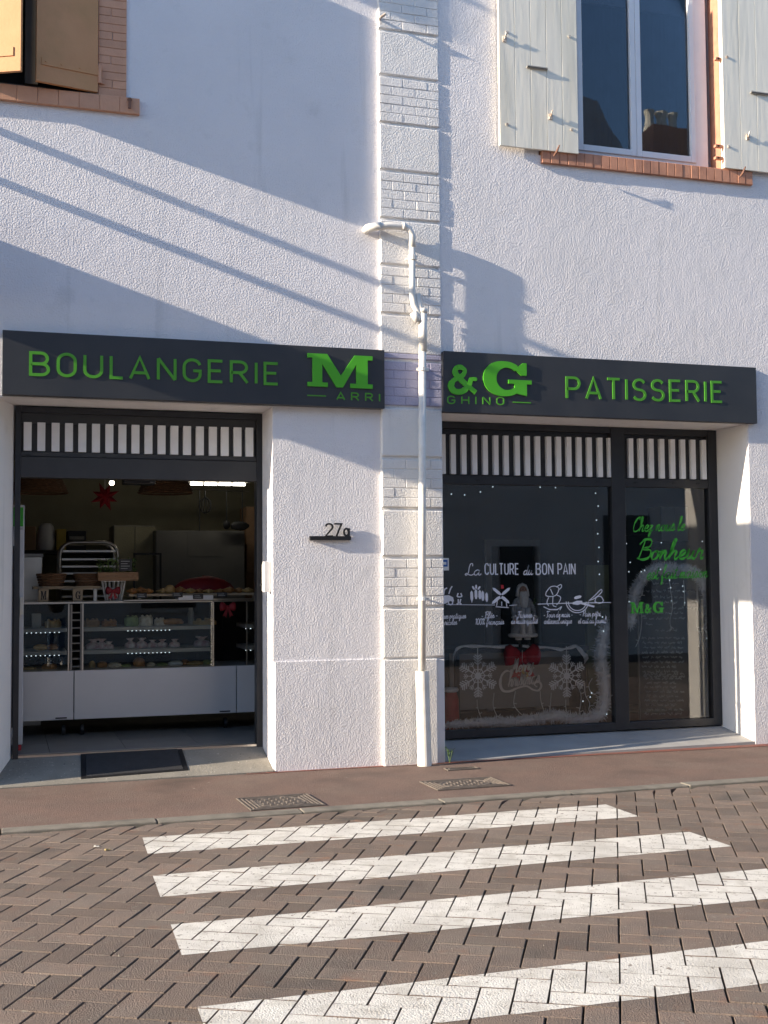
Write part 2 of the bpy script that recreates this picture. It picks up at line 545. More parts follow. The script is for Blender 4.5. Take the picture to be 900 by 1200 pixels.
def tag(o, label=None, cat=None, group=None, kind=None):
    if label:
        o['label'] = label
    if cat:
        o['category'] = cat
    if group:
        o['group'] = group
    if kind:
        o['kind'] = kind
    return o


def empty(name, loc, label=None, cat=None, group=None, parent=None):
    o = bpy.data.objects.new(name, None)
    o.empty_display_size = 0.1
    COL.objects.link(o)
    if parent:
        o.parent = parent
        o.location = loc
    else:
        o.location = loc
    return tag(o, label, cat, group)


def seat(o):
    """children of an Empty are written in world coordinates: shift them under it"""
    L = o.location.copy()
    for ch in o.children:
        ch.matrix_parent_inverse = Matrix.Translation(-L)
    return o


def copy_tree(o, parent=None):
    c = o.copy()
    COL.objects.link(c)
    if parent:
        c.parent = parent
    for ch in list(o.children):
        copy_tree(ch, c)
    return c


# ------------------------------------------------------------------ lettering
def arc(cx, cy, rx, ry, a0, a1, n=10):
    return [(cx + rx * math.cos(rad(a0 + (a1 - a0) * i / n)), cy + ry * math.sin(rad(a0 + (a1 - a0) * i / n))) for i in range(n + 1)]


_o = arc(.3, .68, .3, .32, 0, 180) + arc(.3, .32, .3, .32, 180, 360)
CAPS = {
    'B': (.62, [[(0, .5), (0, 1), (.36, 1)] + arc(.36, .75, .22, .25, 90, -90) + [(0, .5)], [(0, .5), (.38, .5)] + arc(.38, .25, .24, .25, 90, -90) + [(0, 0), (0, .5)]]),
    'O': (.6, [_o + ['c']]), 'U': (.6, [[(0, 1), (0, .3)] + arc(.3, .3, .3, .3, 180, 360) + [(.6, 1)]]),
    'L': (.36, [[(0, 1), (0, 0), (.42, 0)]]), 'A': (.68, [[(0, 0), (.34, 1), (.68, 0)], [(.11, .28), (.57, .28)]]),
    'N': (.62, [[(0, 0), (0, 1)], [(0, 1), (.62, 0)], [(.62, 0), (.62, 1)]]),
    'G': (.6, [arc(.3, .68, .3, .32, 15, 180) + arc(.3, .32, .3, .32, 180, 360) + [(.6, .48), (.34, .48)]]),
    'E': (.5, [[(.5, 1), (0, 1), (0, 0), (.5, 0)], [(0, .52), (.44, .52)]]),
    'R': (.62, [[(0, 0), (0, 1), (.34, 1)] + arc(.34, .74, .25, .26, 90, -90) + [(0, .48)], [(.32, .48), (.62, 0)]]),
    'I': (.0, [[(0, 0), (0, 1)]]), 'P': (.6, [[(0, 0), (0, 1), (.34, 1)] + arc(.34, .73, .26, .27, 90, -90) + [(0, .46)]]),
    'T': (.6, [[(0, 1), (.6, 1)], [(.3, 1), (.3, 0)]]),
    'S': (.58, [arc(.29, .75, .27, .25, 25, 270, 12) + arc(.29, .25, .29, .25, 90, -155, 12)]),
    'H': (.6, [[(0, 0), (0, 1)], [(.6, 0), (.6, 1)], [(0, .52), (.6, .52)]]),
    'C': (.58, [arc(.3, .68, .3, .32, 20, 180) + arc(.3, .32, .3, .32, 180, 340)]),
    '2': (.5, [arc(.25, .74, .25, .26, 170, -30, 12) + [(0, 0), (.52, 0)]]), '7': (.5, [[(0, 1), (.52, 1), (.16, 0)]]),
    'a': (.42, [arc(.2, .28, .2, .25, 0, 360, 16) + ['c'], [(.42, .56), (.42, 0)]]),
    ' ': (.3, []),
}
S = {
    'a': (.5, [[(.36, .36), (.22, .44), (.06, .3), (.06, .08), (.2, 0), (.34, .2), (.38, .42), (.35, .1), (.44, 0), (.54, .12)]]),
    'b': (.42, [[(0, .1), (.14, .6), (.17, .95), (.07, .9), (.04, .3), (.1, .02), (.28, .03), (.33, .25), (.22, .36), (.44, .36)]]),
    'c': (.38, [[(.34, .36), (.2, .44), (.05, .25), (.1, .03), (.26, 0), (.42, .12)]]),
    'd': (.5, [[(.34, .34), (.2, .42), (.06, .26), (.08, .05), (.2, 0), (.33, .2), (.42, .95), (.36, .12), (.44, 0), (.54, .12)]]),
    'e': (.38, [[(0, .1), (.2, .2), (.32, .34), (.22, .44), (.08, .3), (.1, .06), (.24, 0), (.42, .12)]]),
    'f': (.34, [[(0, .1), (.2, .5), (.28, .92), (.18, .95), (.12, .4), (.08, -.3), (.16, -.34), (.18, -.05), (.12, .06), (.38, .12)]]),
    'g': (.5, [[(.34, .36), (.2, .44), (.05, .28), (.08, .05), (.2, .02), (.34, .22), (.38, .42), (.34, -.2), (.2, -.38), (.08, -.25), (.3, -.05), (.54, .12)]]),
    'h': (.46, [[(0, .1), (.16, .6), (.2, .95), (.1, .92), (.06, 0)], [(.06, .05), (.16, .34), (.3, .42), (.34, .3), (.3, .08), (.38, 0), (.5, .12)]]),
    'i': (.24, [[(0, .1), (.1, .42), (.08, .08), (.16, 0), (.28, .12)], [(.14, .6), (.15, .66)]]),
    'l': (.24, [[(0, .1), (.18, .6), (.2, .95), (.1, .9), (.07, .15), (.14, 0), (.28, .12)]]),
    'm': (.54, [[(0, .1), (.06, .42), (.04, 0)], [(.04, .1), (.16, .4), (.23, .38), (.2, 0)], [(.2, .1), (.32, .4), (.4, .36), (.37, .08), (.44, 0), (.56, .12)]]),
    'n': (.42, [[(0, .1), (.06, .42), (.04, 0)], [(.04, .1), (.18, .4), (.27, .36), (.25, .08), (.32, 0), (.44, .12)]]),
    'o': (.42, [[(.2, .42), (.06, .3), (.06, .08), (.18, 0), (.32, .12), (.31, .32), (.2, .42), (.3, .36), (.46, .38)]]),
    'p': (.42, [[(0, .1), (.08, .42), (.04, -.38)], [(.05, .1), (.18, .42), (.32, .36), (.3, .08), (.16, 0), (.06, .06)]]),
    'q': (.48, [[(.34, .36), (.2, .44), (.05, .28), (.08, .05), (.2, .02), (.34, .22), (.38, .42), (.34, -.35), (.44, -.2), (.5, .1)]]),
    'r': (.34, [[(0, .1), (.1, .46), (.14, .38), (.26, .38), (.24, .1), (.3, 0), (.38, .12)]]),
    's': (.34, [[(0, .1), (.16, .46), (.26, .2), (.2, .02), (.06, .04)], [(.2, .02), (.38, .12)]]),
    't': (.28, [[(0, .1), (.14, .5), (.18, .8), (.1, .1), (.18, 0), (.32, .12)], [(.02, .55), (.3, .58)]]),
    'u': (.48, [[(0, .1), (.08, .42), (.06, .1), (.14, 0), (.28, .14), (.34, .42), (.32, .08), (.4, 0), (.52, .12)]]),
    'y': (.46, [[(0, .1), (.08, .42), (.06, .1), (.14, 0), (.28, .14), (.34, .42), (.3, -.2), (.16, -.38), (.06, -.25), (.3, -.02), (.5, .12)]]),
    'z': (.38, [[(.02, .38), (.28, .4), (.04, .02), (.22, .06), (.2, -.3), (.1, -.34), (.12, -.15), (.4, .12)]]),
    'L': (.56, [[(.38, .74), (.33, .96), (.2, .92), (.17, .6), (.19, .22), (.09, .0), (0, .06), (.08, .15), (.24, .05), (.44, 0), (.6, .12)]]),
    'B': (.64, [[(.1, .05), (.22, .9)], [(0, .75), (.2, .98), (.5, .95), (.5, .65), (.22, .52), (.57, .45), (.57, .12), (.3, 0), (.02, .08)]]),
    'T': (.45, [[(.25, .9), (.2, .1), (.05, 0)], [(0, .8), (.15, .95), (.5, .88), (.6, .98)]]),
    'P': (.5, [[(.15, 0), (.22, .9)], [(0, .7), (.2, .98), (.5, .9), (.45, .55), (.22, .48)]]),
    'C': (.52, [[(.46, .78), (.42, .98), (.15, .75), (.05, .3), (.15, .02), (.35, .02), (.54, .15)]]),
    'M': (.62, [[(0, .02), (.12, .3), (.2, .95), (.26, .3), (.45, .95), (.45, .1), (.52, 0), (.62, .12)]]),
    'F': (.45, [[(.25, .9), (.2, .1), (.05, 0)], [(0, .8), (.15, .95), (.5, .88), (.6, .98)], [(.1, .5), (.42, .52)]]),
    '1': (.32, [[(.05, .75), (.2, .95)], [(.2, .95), (.2, 0)]]), '0': (.44, [[(.2, .95), (.04, .7), (.04, .25), (.2, 0), (.36, .25), (.36, .7), (.2, .95)]]),
    '%': (.5, [[(.4, .95), (.08, 0)], [(.1, .95), (.02, .82), (.1, .7), (.18, .82), (.1, .95)], [(.38, .28), (.3, .14), (.38, 0), (.46, .14), (.38, .28)]]),
    '-': (.3, [[(.04, .28), (.24, .28)]]), ' ': (.24, []),
}
S['é'] = (S['e'][0], S['e'][1] + [[(.2, .56), (.32, .7)]])
S['ç'] = (S['c'][0], S['c'][1] + [[(.22, 0), (.26, -.1), (.16, -.16)]])
_eps = [0.0]


def text_parts(txt, font, x0, x1, zb0, zb1, h, wd, y0, y1, track=.2, smooth=None, slant=0.0, widths=None):
    """letters from x0 to x1 on a baseline from zb0 to zb1; returns one MB per letter"""
    sp = track if font is CAPS else 0.0
    tot = sum(font[c][0] + sp for c in txt) - sp
    k = (x1 - x0) / tot
    out, x = [], 0.0
    for c in txt:
        adv, strokes = font[c]
        mb = MB()
        for st in strokes:
            closed = st[-1] == 'c'
            st = [p for p in st if p != 'c']
            P = catmull([Vector(p) for p in st], 5) if font is S else [Vector(p) for p in st]
            Q = []
            for p in P:
                xx = x0 + (x + p[0] + slant * p[1]) * k
                Q.append((xx, zb0 + (zb1 - zb0) * (xx - x0) / (x1 - x0) + p[1] * h))
            _eps[0] = (_eps[0] + 0.00011) % 0.0009
            mb.stroke(Q, widths or wd, y0 - _eps[0], y1, closed)
        if strokes:
            out.append(mb)
        x += adv + sp
    return out


def lettering(name, txt, font, x0, x1, zb0, zb1, h, wd, y0, y1, m, parent, **kw):
    mb = MB()
    for q in text_parts(txt, font, x0, x1, zb0, zb1, h, wd, y0, y1, **kw):
        mb.add(q.v, q.f)
    return mb.build(name, m, parent)

# ------------------------------------------------------------------ measures of the place
YP, YR = -0.040, -0.028            # faces of the pilaster and of the right wall; the left wall is y=0
RL, RR = 0.45, 0.52               # depth of the shopfronts in their openings
DX0, DX1, DZ = -0.075, ax(320, 700), 3.035
PX0, PX1 = 3.077, 3.63
WX1, WZ = 6.735, 3.035
TH = az(305, 872, RL)             # shop floor level at the doorway
SILL = az(690, 853, RR)
ROADZ = -0.008
KY0, KY1 = -1.60, -1.735           # kerb strip


def sheet(x0, x1, z0, z1, holes, y0, y1):
    """a wall with rectangular holes and their reveals"""
    mb = MB()
    xs = sorted({x0, x1} | {h[0] for h in holes} | {h[1] for h in holes})
    zs = sorted({z0, z1} | {h[2] for h in holes} | {h[3] for h in holes})
    xs = [x for x in xs if x0 <= x <= x1]
    zs = [z for z in zs if z0 <= z <= z1]
    for a, b in zip(xs, xs[1:]):
        for c, d in zip(zs, zs[1:]):
            mx, mz = (a + b) / 2, (c + d) / 2
            if any(h[0] < mx < h[1] and h[2] < mz < h[3] for h in holes):
                continue
            mb.add([(a, y0, c), (b, y0, c), (b, y0, d), (a, y0, d)], [(0, 1, 2, 3)])
            mb.add([(a, y1, c), (b, y1, c), (b, y1, d), (a, y1, d)], [(3, 2, 1, 0)])
    for h in holes:
        a, b, c, d = max(h[0], x0), min(h[1], x1), max(h[2], z0), min(h[3], z1)
        mb.add([(a, y0, c), (a, y1, c), (a, y1, d), (a, y0, d)], [(0, 1, 2, 3)])
        mb.add([(b, y0, c), (b, y1, c), (b, y1, d), (b, y0, d)], [(3, 2, 1, 0)])
        mb.add([(a, y0, d), (b, y0, d), (b, y1, d), (a, y1, d)], [(3, 2, 1, 0)])
        mb.add([(a, y0, c), (b, y0, c), (b, y1, c), (a, y1, c)], [(0, 1, 2, 3)])
    return mb


# ------------------------------------------------------------------ building shell
bld = empty('town_building', (0, 0, 0), 'white roughcast town house holding the bakery on its ground floor', 'building')
LWX1 = ax(115, 60)
LWX0 = LWX1 - 1.12
LSZ = az(115, 112)                                   # sill top of the upper left window
UX0, UX1 = ax(630, 100, YR), ax(844, 100, YR)
USZ = az(800, 200, YR)
sheet(-9, PX0 + .02, -0.3, 10.2, [(DX0, DX1, -0.31, DZ), (LWX0, LWX1, LSZ, 7.45)], 0, 0.45).build('left_wall', M['wall'], bld, fix=False)
sheet(PX1 - .02, 12, -0.3, 10.2, [(PX1 - .021, WX1, -0.31, WZ), (UX0, UX1, USZ, 7.6)], YR, 0.42).build('right_wall', M['wall_r'], bld, fix=False)
# smooth plaster lining the two shop openings
mb = MB()
mb.add([(DX0, .002, -.2), (.075, RL, -.2), (.075, RL, DZ), (DX0, .002, DZ)], [(0, 1, 2, 3)])
mb.add([(DX0, .0, -.2), (DX0, .002, -.2), (DX0, .002, DZ), (DX0, .0, DZ)], [(0, 1, 2, 3)])
mb.build('splayed_reveal', M['smooth'], bld, fix=False)
mb = MB()
mb.box(DX0 + .01, DX1 - .003, .004, RL, DZ - .012, DZ - .003)
mb.box(PX1 + .01, WX1 - .003, YR + .004, RR, WZ - .012, WZ - .003)
mb.build('opening_soffit', M['smooth'], bld)
mb = MB()
mb.box(WX1 - .008, WX1 - .002, YR + .012, RR, -.15, WZ - .013)
mb.build('window_reveal', M['smooth'], bld)
# roof: eaves board, gutter side and a low tiled slope
mb = MB()
mb.box(-9, 12, -.28, .6, 10.2, 10.36)
mb.build('eaves', M['cream'], bld)
mb = MB()
mb.add([(-9, -.36, 10.37), (12, -.36, 10.37), (12, 4.2, 12.0), (-9, 4.2, 12.0)], [(0, 1, 2, 3)])
mb.add([(-9, 4.2, 12.0), (12, 4.2, 12.0), (12, 9, 10.3), (-9, 9, 10.3)], [(0, 1, 2, 3)])
mb.build('roof', M['rooftile'], bld)
# plinth under the dado line
PLZ = az(400, 773)
mb = MB()
mb.prism([(DX1 + .012, -.12), (PX0 - .004, -.12), (PX0 - .004, PLZ), (DX1 + .012, PLZ)], -.012, .01)
mb.build('plinth', M['wall'], bld, bevel=.006)

# ------------------------------------------------------------------ pilaster of blocks and brick courses
pil = MB().box(PX0, PX1, YP + .020, .3, -.2, 10.1).build('pilaster', M['pil'], bld)
joints = [34.6 - 162, 34.6 - 108, 34.6 - 54, 34.6, 88, 143.5, 199, 255.5, 310, 367, 421, 476, 536, 596, 653, 712, 773]
jz = [az(450, y, YP) for y in joints]
MAUVE_T, MAUVE_B = az(450, 413, YP), jz[11]


def course_mat(zm):
    return M['mauve'] if MAUVE_B < zm < MAUVE_T else M['pil']


G2 = .014
for i in range(len(jz) - 1):
    zt, zb = jz[i] - G2, jz[i + 1] + G2
    if i % 2 == 1 or i in (0,):
        pass
    plain = (i % 2 == 1)
    if i < 3:
        plain = not (i % 2 == 0)
    brick_course = i in (0, 2, 4, 6, 8, 10, 12, 14)
    if not brick_course:
        if zb < MAUVE_T < zt:
            MB().box(PX0 + .001, PX1 - .001, YP, .02, MAUVE_T + .001, zt, c=.006).build('block', M['pil'], pil)
            MB().box(PX0 + .001, PX1 - .001, YP, .02, zb, MAUVE_T - .001, c=.006).build('block', M['mauve'], pil)
        else:
            MB().box(PX0 + .001, PX1 - .001, YP, .02, zb, zt, c=.008).build('block', M['pil'], pil)
    else:
        hh = (zt - zb) / 5
        W = PX1 - PX0
        MB().box(PX0 + .001, PX1 - .001, YP + .007, .02, zb, zt).build('mortar_bed', course_mat((zb + zt) / 2), pil)
        for r in range(5):
            cuts = [0, .39, .80, 1] if r % 2 == 0 else [0, .2, .6, 1]
            for a, b in zip(cuts, cuts[1:]):
                pr = random.uniform(0, .004)
                z0, z1 = zb + r * hh + .0018, zb + (r + 1) * hh - .0018
                MB().box(PX0 + a * W + .0018, PX0 + b * W - .0018, YP - pr + .002, .02, z0, z1, c=.0045).build('brick', course_mat((z0 + z1) / 2), pil)
MB().box(PX0 - .003, PX1 - .072, YP - .014, .02, -.2, jz[-1] - .004, c=.008).build('plinth_block', M['pil'], pil)
MB().box(PX1 - .072, PX1, YP + .006, .3, -.19, jz[-1] - .012, c=.004).build('plinth_return', M['smooth'], pil)
# grey returns of the pilaster into the window recess
MB().box(PX1 - .003, PX1 + .004, YP + .02, RR, -.14, WZ - .014).build('pilaster_return', M['smooth'], bld)

# ------------------------------------------------------------------ upper left window with tan shutters
win = empty('upper_window', (0, 0, 0), parent=bld)
win['label'] = 'window with half closed tan shutters and ochre brick surround'
JW = ax(148, 60) - LWX1
bh = (7.45 - LSZ) / 29
for i in range(29):
    z0, z1 = LSZ + i * bh + .0012, LSZ + (i + 1) * bh - .0012
    pr = random.uniform(0, .002)
    if i % 3 == 1 and i < 27:
        xm = LWX1 + JW * (.5 if i % 2 else .45)
        MB().box(LWX1 + .002, xm - .002, -.016 - pr, .1, z0, z1, c=.003).build('brick', M['ochre'], win)
        MB().box(xm + .002, LWX1 + JW, -.016 - pr, .1, z0, z1, c=.003).build('brick', M['ochre'], win)
    else:
        MB().box(LWX1 + .002, LWX1 + JW, -.016 - pr, .1, z0, z1, c=.003).build('brick', M['ochre'], win)
# sill of flat bricks
SX1 = ax(163, 128)
szb = az(163, 136)
nb = 11
for i in range(nb):
    x1 = SX1 - i * .16
    MB().box(x1 - .1585, x1, -.04, .2, szb, LSZ - .003, c=.004).build('sill_brick', M['ochre'], win)
MB().box(LWX0, LWX1, .0, .2, LSZ - .03, LSZ + .005).build('sill_bed', M['mortar'], win)
mb = MB()
mb.box(LWX0, LWX0 + .06, .10, .16, LSZ, 7.45)
mb.box(LWX1 - .06, LWX1, .10, .16, LSZ, 7.45)
mb.box(LWX0 + .06, LWX1 - .06, .10, .16, LSZ, LSZ + .06)
xm = ax(37, 60, .05)
mb.box(xm - .05, xm + .05, .06, .17, LSZ + .06, 7.45)
mb.build('frame', M['brownframe'], win)
MB().box(LWX0 + .06, LWX1 - .06, .20, .21, LSZ + .06, 7.45).build('pane', M['dark'], win)


def leaf(hx, hy, free, z0, z1, m, parent, nm='shutter'):
    """a hinged shutter leaf from the hinge line to its free edge"""
    dx, dy = free.x - hx, free.y - hy
    L = math.hypot(dx, dy)
    T = Matrix.Translation((hx, hy, 0)) @ Matrix.Rotation(math.atan2(dy, dx), 4, 'Z')
    o = MB()
    o.box(0, L, -.016, .016, z0, z1, T)
    return o.build(nm, m, parent), T, L


zsh = az(115, 110)
fr = at(42, 95, Z=zsh)
fr2 = at(25, 83.5, Z=zsh)
sh, T, L = leaf(LWX1 - .006, -.02, fr, zsh, 7.4, M['tan'], win)
# strap hinge lies on the street face of the leaf (local +y since the leaf runs to the left)
zs = az(110, 83, -.05)
mb = MB()
mb.box(-.03, L * .92, .016, .023, zs - .03, zs + .03, T)
for q in (.3, .6, .85):
    mb.tube([T @ Vector((L * q, .022, zs)), T @ Vector((L * q, .03, zs))], .008, 6)
mb.build('strap_hinge', M['tan'], sh)
MB().tube([(LWX1 + .012, -.035, zs - .09), (LWX1 + .012, -.035, zs + .06)], .014, 8).box(LWX1 - .01, LWX1 + .05, -.03, -.014, zs - .09, zs - .05).build('hinge_pin', M['ochre'], win)
hx2 = LWX0 + .006
sh2, T2, L2 = leaf(hx2, -.02, fr2, zsh, 7.4, M['tan'], win)
zs = az(10, 57, -.3)
MB().box(-.02, L2 * .9, -.024, -.016, zs - .035, zs + .035, T2).build('strap_hinge', M['tan'], sh2)
MB().tube([at(152, 115, -.05), at(152, 127, -.06)], .012, 6).tube([at(152, 117, 0), at(152, 117, -.06)], .02, 6).build('shutter_catch', M['rust'], win)

# ------------------------------------------------------------------ upper right window with cream shutters
wn = empty('upper_window', (0, 0, 0), parent=bld)
wn['label'] = 'white framed window between open cream shutters with salmon brick sill'
WY = .10
fx0, fx1 = ax(674, 100, WY), ax(826, 100, WY)
fz0 = az(750, 188, WY)
gl0, gm0, gm1, gl1 = ax(680, 100, WY), ax(737, 100, WY), ax(751, 100, WY), ax(808, 100, WY)
mb = MB()
mb.box(UX0, fx0 + .012, WY, WY + .07, fz0, 7.6)
mb.box(gl1 + .05, fx1 + .02, WY, WY + .07, fz0, 7.6)
mb.box(fx0 + .012, gl1 + .05, WY, WY + .07, fz0, fz0 + .05)
mb.build('frame', M['pvc'], wn, bevel=.004)
gz0 = az(740, 185, WY) + .035
for a, b in ((fx0 + .014, (gm0 + gm1) / 2 - .002), ((gm0 + gm1) / 2 + .002, gl1 + .048)):
    s = MB()
    t = .055
    y0 = WY - .018
    s.box(a, a + t, y0, WY + .05, fz0 + .03, 7.6)
    s.box(b - t, b, y0, WY + .05, fz0 + .03, 7.6)
    s.box(a + t, b - t, y0, WY + .05, fz0 + .03, fz0 + .03 + .06)
    so = s.build('sash', M['pvc'], wn, bevel=.006)
    MB().box(a + t, b - t, WY + .012, WY + .02, fz0 + .09, 7.6).build('pane', M['win_glass'], so)
mb = MB()
P = []
for i in range(60):
    x = UX0 + (UX1 - UX0) * i / 59
    P.append((x, .30 + .018 * math.sin(i * 1.35) + .01 * math.sin(i * .5)))
for (a, b), (c, d) in zip(P, P[1:]):
    mb.add([(a, b, USZ), (c, d, USZ), (c, d, 7.6), (a, b, 7.6)], [(0, 1, 2, 3)])
mb.build('net_curtain', M['curtain'], wn, smooth=True, fix=False)
MB().box(UX0, UX1, .36, .40, USZ, 7.6).build('dim_room', M['inwall2'], wn)
MB().box(fx0 + .07, gl1 + .02, .19, .22, az(770, 9, WY), 7.6).build('roller_blind', M['pvc'], wn)
# painted brick jamb
jx0 = UX1
nb = 34
bh = (7.6 - USZ) / nb
MB().box(jx0 - .006, jx0 - .002, YR + .01, WY + .05, USZ, 7.6).build('painted_reveal', M['salmon'], wn)
for i in range(nb):
    MB().box(jx0 + .001, jx0 + .22, YR - .012 - random.uniform(0, .003), .05, USZ + i * bh + .004, USZ + (i + 1) * bh - .004, c=.003).build('brick', M['salmon'], wn)
# sill of bricks on edge
sx0, sx1 = ax(635, 186, YR - .03), ax(882, 210, YR - .03)
zt, zb = az(757, 188, YR - .03), az(757, 203.5, YR - .03)
nb = 26
bw = (sx1 - sx0) / nb
for i in range(nb):
    MB().box(sx0 + i * bw + .002, sx0 + (i + 1) * bw - .002, YR - .035 - random.uniform(0, .004), WY + .05, zb, zt, c=.004).build('sill_brick', M['salmon'], wn)
MB().box(sx0 + .004, sx1 - .004, YR - .028, .09, zb + .003, zt - .003).build('sill_bed', M['mortar'], wn)
SY = YR - .06


def flat_shutter(x0, x1, z0, z1, hooks):
    sh = empty('shutter', (0, 0, 0), parent=wn)
    n = 5
    return sh


for px0, px1, zb_, hw in ((585, 677, az(630, 175, SY), 0), (847, 944, az(890, 201, SY), 1)):
    x0, x1 = ax(px0, 100, SY), ax(px1, 100, SY)
    n = 5
    core = MB().box(x0 + .004, x1 - .004, SY + .008, SY + .035, zb_ + .004, 7.55).build('shutter', M['cream'], wn)
    pw = (x1 - x0) / n
    for i in range(n):
        MB().box(x0 + i * pw + .0012, x0 + (i + 1) * pw - .0012, SY, SY + .0075, zb_, 7.56, c=.003).build('plank', M['cream'], core)
    off = (px0 - 585) + (0 if not hw else -1)
    hard = MB()
    sl = .108        # pixel slope of level lines up here

    def q(px, py, d=0.0):
        return at(px, py, SY - d)
    if not hw:
        spots = [(594, 38), (667, 43), (594, 146), (670, 152)]
        catch = [(591, 46), (645, 137)]
        grip = (617, 78)
    else:
        spots = [(852, 67), (854, 172)]
        catch = [(876, 161)]
        grip = (879, 108)
    for x, y in spots:
        a = q(x, y)
        hard.tube([a, a + Vector((0, -.009, 0))], [.012, .014], 8)
    hard.build('bolt', M['iron'], core)
    for x, y in catch:
        a = q(x, y)
        c = MB()
        c.box(a.x - .016, a.x + .016, SY - .012, SY, a.z - .026, a.z + .026)
        c.tube([a + Vector((0, -.012, 0)), a + Vector((.0, -.024, .02)), a + Vector((.01, -.026, .05))], .008, 6)
        c.build('catch', M['iron'], core)
    a = q(*grip)
    MB().box(a.x, a.x + .2, SY - .022, SY, a.z - .012, a.z - .004).box(a.x, a.x + .2, SY - .022, SY - .017, a.z - .014, a.z + .006).build('grip_plate', M['steeld'], core)
    e = at(652 if not hw else 870, 178 if not hw else 203, SY - .04)
    MB().tube([e + Vector((-.01, .03, -.03)), e + Vector((.0, -.01, 0)), e + Vector((.025, -.015, .06))], [.008, .012, .006], 7).build('wall_stay', M['rust'], core)
# hinge pins on the salmon jamb
for py in (70, 172, 186):
    a = at(840, py, YR - .02)
    MB().tube([a, a + Vector((.0, -.03, -.0))], .012, 6).box(a.x - .03, a.x + .05, YR - .05, YR - .014, a.z - .012, a.z + .012).build('hinge_pin', M['salmon'], wn)

# ------------------------------------------------------------------ shopfronts
def slats(xs, wpx, y0, y1, Y, parent):
    for x, (ya, yb) in xs:
        a, b = at(x - wpx / 2, ya, Y), at(x + wpx / 2, yb, Y)
        MB().box(a.x, b.x, Y - .022, Y + .02, b.z, a.z, c=.002).build('slat', M['slat'], parent)


ent = empty('shop_entrance', (0, 0, 0), parent=bld)
Y = RL
e0, e1 = ax(18, 500, Y), ax(308, 600, Y)
ez1 = az(160, 484, Y)
p0, p1 = ax(24.5, 520, Y), ax(300, 600, Y)
zs1, zs0 = az(160, 500, Y), az(160, 532, Y)          # band of slats
zr0 = az(160, 562, Y)                                 # bottom of the roller
mb = MB()
mb.box(e0, p0, Y - .03, Y + .08, -.05, DZ - .014)
mb.box(p1, e1, Y - .03, Y + .08, -.05, DZ - .014)
mb.box(p0, p1, Y - .02, Y + .08, ez1 - .005, DZ - .014)
mb.build('frame', M['frame'], ent, bevel=.004)
mb = MB()
mb.box(p0, p1, Y - .045, Y + .02, az(160, 488, Y), az(160, 482, Y))
mb.build('guide_rail', M['frame'], ent)
mb = MB()
mb.box(p0, p1, Y + .02, Y + .06, zs0, ez1 - .006)
mb.box(p0, p1, Y + .0, Y + .06, zs1 + .004, ez1 - .007)
mb.build('slat_backing', M['frameg'], ent)
xs = []
for c in (91, 136, 183, 227, 271, 316, 360, 403, 446, 489, 532, 574, 616, 658, 701, 740, 782, 821):
    px = c / 2.8125
    xs.append((px, (494 + .025 * px, 527.5 + .027 * px)))
slats(xs, 9, 0, 0, Y, ent)
mb = MB()
mb.box(p0, p1, Y - .03, Y + .07, zr0, zs0 - .045)
mb.box(p0, p1, Y - .015, Y + .07, zs0 - .042, zs0 - .002)
mb.build('roller_box', M['frameg'], ent, bevel=.004)
mb = MB()
for x in (33, 122, 208, 290):
    a = at(x, 532 + .03 * x, Y - .015)
    mb.box(a.x - .02, a.x + .02, Y - .018, Y, a.z - .006, a.z + .004)
mb.build('clip', M['black'], ent)

sw = empty('shop_window', (0, 0, 0), parent=bld)
Y = RR
wx0 = PX1 + .006
wxm0, wxm1 = ax(717, 680, Y), ax(733, 680, Y)
wxr0, wxr1 = ax(831, 680, Y), ax(845.5, 680, Y)
zt1 = WZ - .014
zs1, zs0 = az(690, 508, Y), az(690, 560, Y)
zg1, zg0 = az(690, 570, Y), az(690, 848, Y)
zf0 = az(690, 857, Y)
lx = ax(516, 600, Y) + .0
mb = MB()
mb.box(wx0, wx0 + .035, Y - .03, Y + .06, zf0, zt1)
mb.box(wxm0, wxm1, Y - .03, Y + .06, zf0, zt1)
mb.box(wxr0, WX1 - .01, Y - .03, Y + .06, zf0, zt1)
for a, b in ((wx0 + .035, wxm0), (wxm1, wxr0)):
    mb.box(a, b, Y - .025, Y + .06, zs1 + .005, zt1)
    mb.box(a, b, Y - .025, Y + .06, zg1, zs0 - .004)
    mb.box(a, b, Y - .03, Y + .06, zf0, zg0)
mb.build('frame', M['frame'], sw, bevel=.004)
MB().box(wx0, wxr0, Y + .02, Y + .05, zs0 - .01, zs1 + .01).build('slat_backing', M['frame'], sw)
xs = []
for c in [137, 161, 186, 211, 236, 261, 285, 311, 335, 359, 385, 408, 432, 456, 480, 505, 529, 577, 601, 625, 650, 675, 699, 723, 748]:
    px = c / 2 + 450
    xs.append((px, (509 + .022 * (px - 520), 555.5 + .021 * (px - 520))))
slats(xs, 6.2, 0, 0, Y, sw)
MB().box(wx0 + .035, wxm0, Y + .01, Y + .016, zg0, zg1).build('pane', M['shop_glass'], sw)
MB().box(wxm1, wxr0, Y + .01, Y + .016, zg0, zg1).build('pane', M['shop_glass'], sw)
mb = MB()
for x in (560, 640, 700, 745, 790, 818):
    a = at(x, 562 + .016 * (x - 520), Y - .03)
    mb.box(a.x - .018, a.x + .018, Y - .034, Y - .028, a.z - .006, a.z + .006)
    a = at(x, 856 - .03 * (x - 520), Y - .03)
    mb.box(a.x - .018, a.x + .018, Y - .034, Y - .028, a.z - .006, a.z + .006)
mb.build('clip', M['black'], sw)
